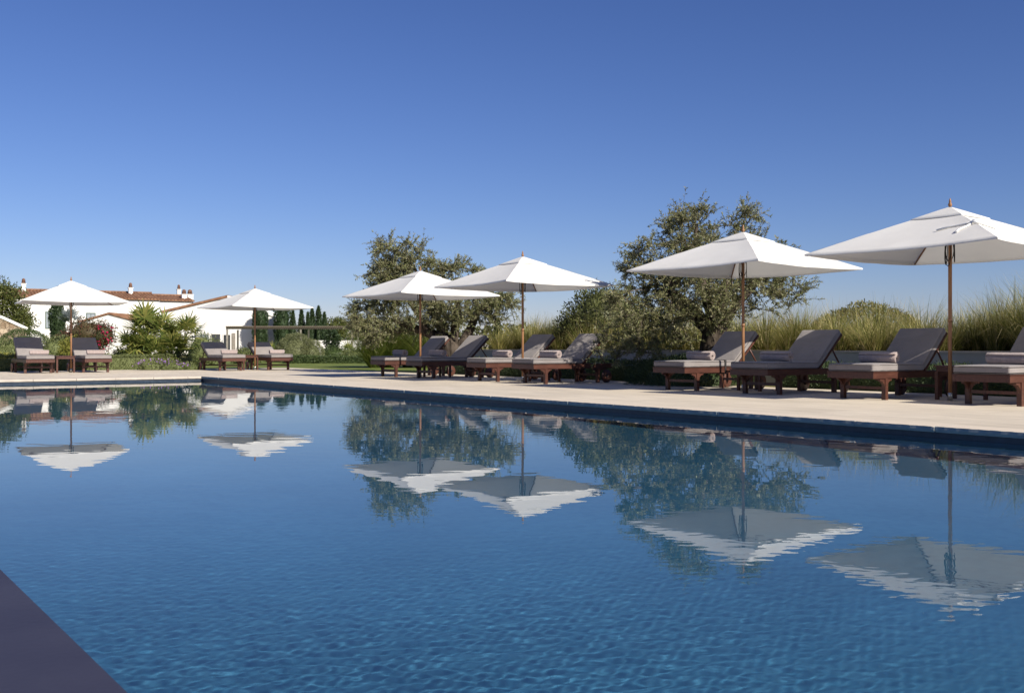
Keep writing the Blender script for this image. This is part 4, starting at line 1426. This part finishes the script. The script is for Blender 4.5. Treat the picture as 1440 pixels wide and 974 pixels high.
# the gabled wing, front face towards the pool
GY = 86.0
ga = at(231, GY); gb = at(387, GY)
wing = empty('gabled_wing', ga, 0.0)
tag(wing, 'white gabled wing with glazed doors and a low tile roof, lit by the sun', 'house')
GW = gb.x - ga.x
zl, za, zr, xa = hz(439, GY), hz(418.5, GY), hz(447, GY), (320 - 231) / 1400 * GY
m = MB()
m.prism([(0, -0.3), (GW, -0.3), (GW, zr), (xa, za), (0, zl)], 0.0, 4.0, 'y')
m.build('wall', M['plaster'], wing)
m = MB()
def verge_slope(mb, x0, z0, x1, z1, y0, y1, th=0.16):
    n = 36
    vs, fs = [], []
    # rolls run down the slope, so they ripple along y; the verge shows as a brown edge
    for i in range(n + 1):
        y = y0 + (y1 - y0) * i / n
        w = 0.06 * (i % 2)
        vs += [(x0, y, z0 + th + w), (x1, y, z1 + th + w), (x0, y, z0 + 0.003), (x1, y, z1 + 0.003)]
    for i in range(n):
        a = i * 4
        fs.append((a, a + 1, a + 5, a + 4))
        fs.append((a + 2, a + 6, a + 7, a + 3))
        fs.append((a, a + 4, a + 6, a + 2)); fs.append((a + 1, a + 3, a + 7, a + 5))
    fs.append((0, 2, 3, 1)); e = n * 4; fs.append((e, e + 1, e + 3, e + 2))
    mb.add(vs, fs)
verge_slope(m, -0.25, zl - 0.09, xa, za, -0.12, 4.1)
m.build('roof', M['terracotta'], wing)
m = MB(); m.prism([(xa + 0.002, za + 0.002), (GW + 0.08, zr - 0.03), (GW + 0.08, zr + 0.12), (xa + 0.002, za + 0.17)], -0.08, 4.05, 'y'); m.build('parapet', M['plaster'], wing)
def wx(px): return (px - 231) / 1400 * GY
def dz(py): return hz(py, GY)
def door(x0, x1, z1, pane, frame):
    m = MB(); t = 0.10; y = -0.005
    m.box(x0, x1, y - 0.06, y, z1 - t, z1); m.box(x0, x0 + t, y - 0.06, y, 0, z1 - t); m.box(x1 - t, x1, y - 0.06, y, 0, z1 - t)
    d = m.build('glazed_door', frame, wing)
    m = MB(); m.box(x0 + t, x1 - t, y - 0.03, y - 0.006, 0, z1 - t); m.build('pane', pane, d)
door(wx(279), wx(295.5), dz(469), M['curtain'], M['white_frame'])
door(wx(296), wx(311.5), dz(468.5), M['dark_glass'], M['white_frame'])
door(wx(313), wx(325.5), dz(469.5), M['dark_glass'], M['white_frame'])
m = MB(); m.box(wx(326), wx(331), -0.05, -0.003, 0, dz(468.5)); m.build('shutter', M['post_grey'], wing)

# a small lean-to in front of the farmhouse
an = at(112, 76); an2 = at(205, 76)
annex = empty('lean_to', an, 0.0)
tag(annex, 'small white lean-to with a sloping tiled verge, between bougainvillea and palm', 'outbuilding')
AWid = an2.x - an.x
AM = at(153, 76).x - an.x
m = MB(); m.prism([(0, -0.3), (AWid, -0.3), (AWid, hz(456, 76)), (AM, hz(442, 76)), (0, hz(454, 76))], 0.0, 5.0, 'y'); m.build('wall', M['plaster'], annex)
m = MB(); verge_slope(m, -0.15, hz(454.6, 76), AM, hz(442, 76), -0.1, 5.0, 0.10); verge_slope(m, AWid + 0.15, hz(456.6, 76), AM, hz(442, 76), -0.1, 5.0, 0.10); m.build('roof', M['terracotta'], annex)

# low white garden wall further right
ga2, gb2 = at(430, 72, 0), at(640, 72, 0)
gw = MB(); gw.box(0, gb2.x - ga2.x, 0, 0.3, -0.05, hz(480, 72)); gw.box(-0.03, gb2.x - ga2.x + 0.03, -0.04, 0.34, hz(480, 72) + 0.002, hz(480, 72) + 0.06)
o = gw.build('garden_wall', M['plaster']); o.location = ga2
tag(o, 'low white garden wall beyond the lawn, right of the big round bush', 'wall')

# rubble outbuilding wall with a white sloping coping, at the photo edge
sa = at(-60, 44); sb = at(37, 47)
rz2, SL = house_frame(sa, sb)
sw = empty('stone_wall', sa, rz2)
tag(sw, 'golden rubble stone wall with a white sloping top', 'wall')
m = MB(); m.prism([(0, -0.1), (SL, -0.1), (SL, hz(464, 46)), (SL * 0.62, hz(448, 45.5)), (SL * 0.2, hz(440, 45))], 0, 0.4, 'y'); m.build('masonry', M['rubble'], sw)
m = MB(); m.prism([(SL + 0.02, hz(464, 46) + 0.002), (SL * 0.62, hz(448, 45.5) + 0.003), (SL * 0.2, hz(440, 45) + 0.003), (SL * 0.2, hz(440, 45) + 0.14), (SL * 0.62, hz(448, 45.5) + 0.14), (SL + 0.05, hz(464, 46) + 0.13)], -0.05, 0.45, 'y'); m.build('coping', M['plaster'], sw)

# the cane pergola
pg = empty('pergola', at(322, 62), 0.0)
tag(pg, 'thin cane pergola on slim posts, in front of the cypresses', 'pergola')
px_ = lambda q, Y=62: (q - 322) / 1400 * Y
m = MB()
x0, x1 = px_(318), px_(497)
m.box(x0, x1, -0.05, 0.05, hz(463.0, 62), hz(460.0, 62))
m.build('beam', M['cane'], pg)
m = MB()
for k in range(60):
    x = x0 + (x1 - x0) * (k + 0.5) / 60
    m.tube([(x, -0.25, hz(459.4, 62)), (x + 0.01, 2.6, hz(459.0, 62))], 0.035, 5)
m.build('cane_roof', M['cane'], pg)
for q, y in ((319.5, 0), (423, 0), (495, 0), (319.5, 2.4), (423, 2.4), (495, 2.4)):
    m = MB(); m.box(px_(q) - 0.05, px_(q) + 0.05, y - 0.05, y + 0.05, -0.02, hz(463.2, 62)); m.build('post', M['post_grey'], pg)

# ------------------------------------------------------------------ trees and planting round the lawn
cypress('dark columnar cypress rising directly behind the parasol by the gabled wing', at(366, 84.6), hz(431, 84.6), 0.60, 71, top=0.86)
cypress('broad dark cypress standing clear at the end of the gabled wing', at(397, 84.6), hz(430, 84.6), 0.66, 72, top=0.88)
for px, py, w, sd, lab in ((412, 438, 0.34, 73, 'short cypress right of the broad one, first of the thin row'),
                           (424, 435, 0.40, 74, 'pointed cypress in the thin row above the round bush'),
                           (433, 441, 0.28, 75, 'smallest cypress squeezed inside the thin row'),
                           (439, 434, 0.36, 76, 'slender pointed cypress next to the tallest of the thin row'),
                           (448, 431, 0.44, 77, 'tallest pointed cypress of the thin row'),
                           (456, 441, 0.34, 78, 'last pointed cypress of the thin row, beside rounded trees')):
    cypress(lab, at(px, 78 + sd % 3), hz(py, 79), w, sd, n=1500, top=0.35)
cypress('dark column cypress against the farmhouse, next to its tall window', at(81, 60), hz(423, 60), 0.42, 79, top=0.8)

def round_tree(label, loc, lumps, mat, n, leaf, seed, group=None, trunk=(0.12, 1.2), name='garden_tree', cat='tree'):
    rng = np.random.default_rng(seed)
    root = empty(name, loc); tag(root, label, cat, group)
    Q = []
    tot = sum(r[0] * r[2] for c, r in lumps)
    br = MB()
    for k, (c, r) in enumerate(lumps):
        mm = int(n * r[0] * r[2] / tot)
        P, D = rough_ellipsoid_points(mm, c, r, rng, 0.35, 2.4, 0.45, seed + k)
        d = D * 0.6 + unit(len(P), rng) + np.array([0, 0, 0.3]); d /= np.linalg.norm(d, axis=1, keepdims=True)
        Q.append(leaf_quads(P, d, leaf[0] * rng.uniform(0.6, 1.4, len(P)), leaf[1], rng))
        br.tube([(0, 0, trunk[1] * 0.8), (c[0] * 0.5, c[1] * 0.5, (c[2] + trunk[1]) / 2), c], [trunk[0] * 0.6, trunk[0] * 0.35, 0.02], 6)
    quads_np('crown', np.concatenate(Q), mat, root)
    br.tube([(0, 0, -0.1), (0.03, 0.02, trunk[1] * 0.5), (0, 0, trunk[1])], [trunk[0], trunk[0] * 0.8, trunk[0] * 0.6], 8)
    br.build('trunk', M['twig'], root)
    return root
round_tree('loose green pine at the photo edge above the stone wall', at(2, 52), [((0, 0, 2.6), (1.35, 1.2, 1.5)), ((0.75, 0.2, 2.0), (0.9, 0.8, 0.9)), ((-1.2, 0, 2.3), (1.2, 1, 1.3)), ((0.1, 0, 3.3), (0.7, 0.7, 0.75))], M['pine'], 9000, (0.20, 0.06), 81)
round_tree('small dark green pine seedling beside the stone wall end', at(31, 50), [((0, 0, 1.9), (0.4, 0.4, 0.65))], M['pine'], 1100, (0.16, 0.05), 82, trunk=(0.05, 1.2))
round_tree('rounded green tree behind the pergola, right of the thin cypress row', at(470, 84), [((0, 0, 2.0), (1.1, 1, 1.2)), ((0.5, 0.2, 2.5), (0.7, 0.7, 0.6))], M['pine'], 3000, (0.2, 0.09), 83)
round_tree('broad green tree beside the smaller olive, above the white garden wall', at(492, 88), [((0, 0, 1.9), (1.3, 1, 1.1)), ((0.9, 0, 2.1), (1.0, 0.8, 0.9))], M['hedge'], 3200, (0.2, 0.09), 84)
round_tree('dark slender tree with a bare trunk under the pergola', at(467, 66), [((0, 0, 1.1), (0.55, 0.5, 0.85)), ((0.1, 0, 0.5), (0.35, 0.3, 0.4))], M['cypress'], 1800, (0.16, 0.07), 85, trunk=(0.06, 0.8))

shrub('round_bush', 'big rounded grey green bush between the gabled wing and the lawn', 'bush', at(421, 47, -0.012), (1.28, 1.05, 1.0), M['silver_bush'], 16000, (0.075, 0.026), cz=0.28, seed=91, amp=0.07, shell=0.86,
      lumps=[((-0.15, 0, 0.38), (0.95, 0.9, 0.95)), ((0.55, 0, 0.28), (0.60, 0.8, 0.78)), ((-0.75, 0.1, 0.2), (0.45, 0.5, 0.5))])
shrub('clipped_bush', 'smoothly rounded dark green clipped bush below the stone wall', 'bush', at(34, 38.5, -0.012), (1.02, 0.95, 0.9), M['hedge'], 15000, (0.05, 0.022), cz=0.50, seed=92, amp=0.03, shell=0.9)
for k, (px, Y, r, mt, sd, lab) in enumerate((
        (8, 36, (0.75, 0.6, 0.62), 'low_hedge', 101, 'loose grey green shrub below the clipped bush at the photo edge'),
        (8, 34.2, (0.55, 0.4, 0.30), 'yellow_shrub', 102, 'low yellow shrub beside the far lounger at the photo edge'),
        (80, 38, (0.75, 0.6, 0.75), 'low_hedge', 103, 'pale green shrub between the clipped bush and the bougainvillea'),
        (100, 34.4, (0.45, 0.4, 0.68), 'yellow_shrub', 104, 'yellow green shrub right behind the parasol pole near the farmhouse'),
        (176, 33.8, (0.55, 0.5, 0.42), 'low_hedge', 105, 'soft green shrub between the far lounger and the fan palm'),
        (285, 40, (0.7, 0.6, 0.85), 'low_hedge', 106, 'grey green shrub right of the fan palm, below the white gable'),
        (345, 42, (0.6, 0.5, 0.42), 'low_hedge', 107, 'low grey green shrub behind the far lounger backrests'),
        (470, 52, (0.9, 0.6, 0.50), 'hedge', 108, 'dark low shrub right of the big round bush'),
        (500, 50, (0.7, 0.6, 0.42), 'low_hedge', 109, 'low shrub beside the first grass clump, beyond the lawn edge'))):
    shrub('shrub', lab, 'shrub', at(px, Y, -0.012), r, M[mt], 3200, (0.085, 0.034), seed=sd, amp=0.3, shell=0.5, group='garden shrubs around the lawn', cz=r[2] * 0.55)
# clipped low hedges edging the far paving
hA, hB = W(32.4, 3.0), W(32.4, 14.0)
hedge('low_hedge', 'low clipped lavender hedge along the far edge of the paving', 'hedge', W(32.35, 6.4, -0.012), ROT_V + math.pi / 2, (9.0, 0.8, 0.42), M['low_hedge'], 17000, (0.06, 0.018), 0.06, 111)
hedge('low_hedge', 'low dark hedge beyond the strip of lawn, below the big round bush', 'hedge', at(458, 43.5, -0.012), 0.0, (3.6, 0.7, 0.27), M['hedge'], 9000, (0.07, 0.025), 0.05, 112)

# fan palms
def fan_palm(label, loc, heads, seed, mat, name='fan_palm', frond=(0.62, 0.75), nf=26, group=None, trunk=True):
    rng = np.random.default_rng(seed)
    rnd = random.Random(seed)
    root = empty(name, loc); tag(root, label, 'palm', group)
    A, Bq = [], []
    st, tk = MB(), MB()
    for (hx_, hy_, hz_, sc) in heads:
        c = Vector((hx_, hy_, hz_))
        tk.tube([(hx_ * 0.5, hy_ * 0.5, -0.02), (hx_ * 0.8, hy_ * 0.8, hz_ * 0.6), c], [0.13, 0.11, 0.09], 8)
        for k in range(nf):
            az = rnd.uniform(0, 2 * math.pi)
            el = R(rnd.choice((rnd.uniform(35, 85), rnd.uniform(-25, 45))))
            d = Vector((math.cos(az) * math.cos(el), math.sin(az) * math.cos(el), math.sin(el)))
            pl = frond[0] * sc * rnd.uniform(0.6, 1.1)
            hub = c + d * pl + Vector((0, 0, -0.08 * (1 - math.sin(el))))
            st.tube([c, c + d * pl * 0.5 + Vector((0, 0, 0.02)), hub], [0.011, 0.009, 0.007], 4, cap=False)
            sd_ = d.cross(Vector((0, 0, 1)))
            if sd_.length < 0.05: sd_ = Vector((1, 0, 0))
            sd_.normalize()
            nrm = sd_.cross(d)
            m_ = 13
            for q in range(m_):
                t = (q / (m_ - 1) - 0.5) * R(230)
                ld = d * math.cos(t) + sd_ * math.sin(t)
                ld = (ld + nrm * rnd.uniform(-0.12, 0.12)).normalized()
                ln = frond[1] * sc * (1 - 0.28 * abs(t) / R(115)) * rnd.uniform(0.85, 1.1) * 0.72
                droop = rnd.uniform(0.02, 0.22)
                pts = [hub + ld * ln * s - Vector((0, 0, droop * ln * s * s)) for s in (0, 0.35, 0.7, 1.0)]
                w = [0.008, 0.036 * sc, 0.022 * sc, 0.002]
                cr = ld.cross(nrm).normalized()
                A.append([tuple(p + cr * w_ * 0.8) for p, w_ in zip(pts, w)]); Bq.append([tuple(p - cr * w_ * 0.8) for p, w_ in zip(pts, w)])
    blades_mesh('fronds', np.array(A), np.array(Bq), M[mat], root)
    st.build('frond_stalks', M[mat], root)
    tk.build('trunk', M['twig'], root)
    return root
fan_palm('large bushy fan palm with many spiky fronds, between the two far parasols', at(216, 32.6, -0.012),
         [(-0.25, 0, 1.05, 1.15), (0.25, 0.2, 1.0, 1.05), (-0.05, -0.3, 0.55, 1.0), (-0.75, -0.1, 0.6, 0.95), (0.62, -0.1, 0.50, 0.95), (0.98, 0.2, 0.95, 0.95), (0.25, -0.45, 0.35, 0.85), (-0.4, -0.4, 0.3, 0.8)], 121, 'palm', nf=23)
fan_palm('silvery blue palm with stiff fronds in front of the farmhouse wall', at(100, 52, -0.012), [(0, 0, 1.9, 0.95)], 122, 'blue_palm', nf=22, name='blue_palm')
fan_palm('low spiky palm shrub behind the far loungers near the farmhouse', at(108, 36, -0.012), [(0, 0, 0.25, 0.75), (0.25, 0.1, 0.2, 0.6)], 123, 'palm', nf=20, name='dwarf_palm')
fan_palm('low spiky palm shrub beyond the lounger that faces the white gable doors', at(383, 47, -0.012), [(0, 0, 0.3, 0.7)], 124, 'palm', nf=20, name='dwarf_palm')
fan_palm('low palm shrub under the pergola beyond the lawn', at(488, 52, -0.012), [(0, 0, 0.25, 0.8)], 125, 'palm', nf=18, name='dwarf_palm')

# bougainvillea
bg_ = shrub('bougainvillea', 'sprawling bougainvillea with reddish leaves and crimson bracts before the farmhouse', 'shrub', at(122, 48, -0.012), (1.4, 0.8, 1.0), M['bougain'], 7500, (0.10, 0.05), seed=131, amp=0.35, shell=0.5,
            lumps=[((0.0, 0, 1.35), (1.0, 0.7, 0.72)), ((0.75, 0, 1.25), (0.65, 0.5, 0.70)), ((-0.9, 0.1, 1.0), (0.75, 0.5, 0.5)), ((-0.2, 0, 0.5), (1.3, 0.6, 0.6))])
def bracts():
    rng = np.random.default_rng(132)
    P = []
    for c, r, n in (((0.85, -0.35, 1.55), (0.28, 0.25, 0.25), 30), ((1.15, -0.3, 1.15), (0.22, 0.2, 0.35), 34), ((0.65, -0.45, 0.95), (0.25, 0.2, 0.2), 12), ((-1.35, -0.4, 0.75), (0.18, 0.2, 0.3), 34), ((-0.95, -0.45, 0.35), (0.2, 0.2, 0.2), 12), ((0.95, -0.4, 0.75), (0.3, 0.2, 0.2), 12), ((1.3, -0.2, 1.6), (0.08, 0.08, 0.12), 8)):
        p, _ = in_ellipsoid(n, c, r, rng); P.append(p)
    P = np.concatenate(P); n = len(P)
    quads_np('bracts', leaf_quads(P, unit(n, rng), 0.10 * rng.uniform(0.7, 1.3, n), 0.085, rng), M['magenta'], bg_)
bracts()

# violet flowers at the foot of the palm
fb = shrub('flower_clump', 'low flowering clump with violet blooms at the foot of the fan palm', 'flower bed', at(228, 30.35, 0.0), (0.78, 0.4, 0.26), M['low_hedge'], 4200, (0.07, 0.02), seed=141, amp=0.3, shell=0.4, cz=0.05, stem=False,
           lumps=[((-0.3, 0, 0.05), (0.55, 0.35, 0.30)), ((0.3, 0, 0.05), (0.55, 0.35, 0.27)), ((0.85, 0.1, 0.02), (0.35, 0.3, 0.2))])
def blooms():
    rng = np.random.default_rng(142)
    n = 120
    P = np.stack([rng.uniform(-0.8, 0.9, n), rng.uniform(-0.4, 0.0, n), np.zeros(n)], 1)
    P[:, 2] = 0.10 + 0.26 * (1 - (P[:, 0] / 1.15) ** 2) * rng.uniform(0.25, 1, n)
    quads_np('blooms', leaf_quads(P, unit(n, rng), 0.05 * rng.uniform(0.7, 1.3, n), 0.04, rng), M['violet'], fb)
blooms()

# ------------------------------------------------------------------ a faint contrail, high up
m = MB()
a, b = Vector((700, 20000, 7640)), Vector((1440, 20000, 7530))
m.tube([a, a.lerp(b, 0.4) + Vector((0, 0, 12)), b], [2, 6, 8], 6)
o = m.build('contrail', pmat('ice_trail', (0.8, 0.8, 0.8), rough=1))
tag(o, 'thin white aircraft contrail in the deep blue sky', 'contrail')
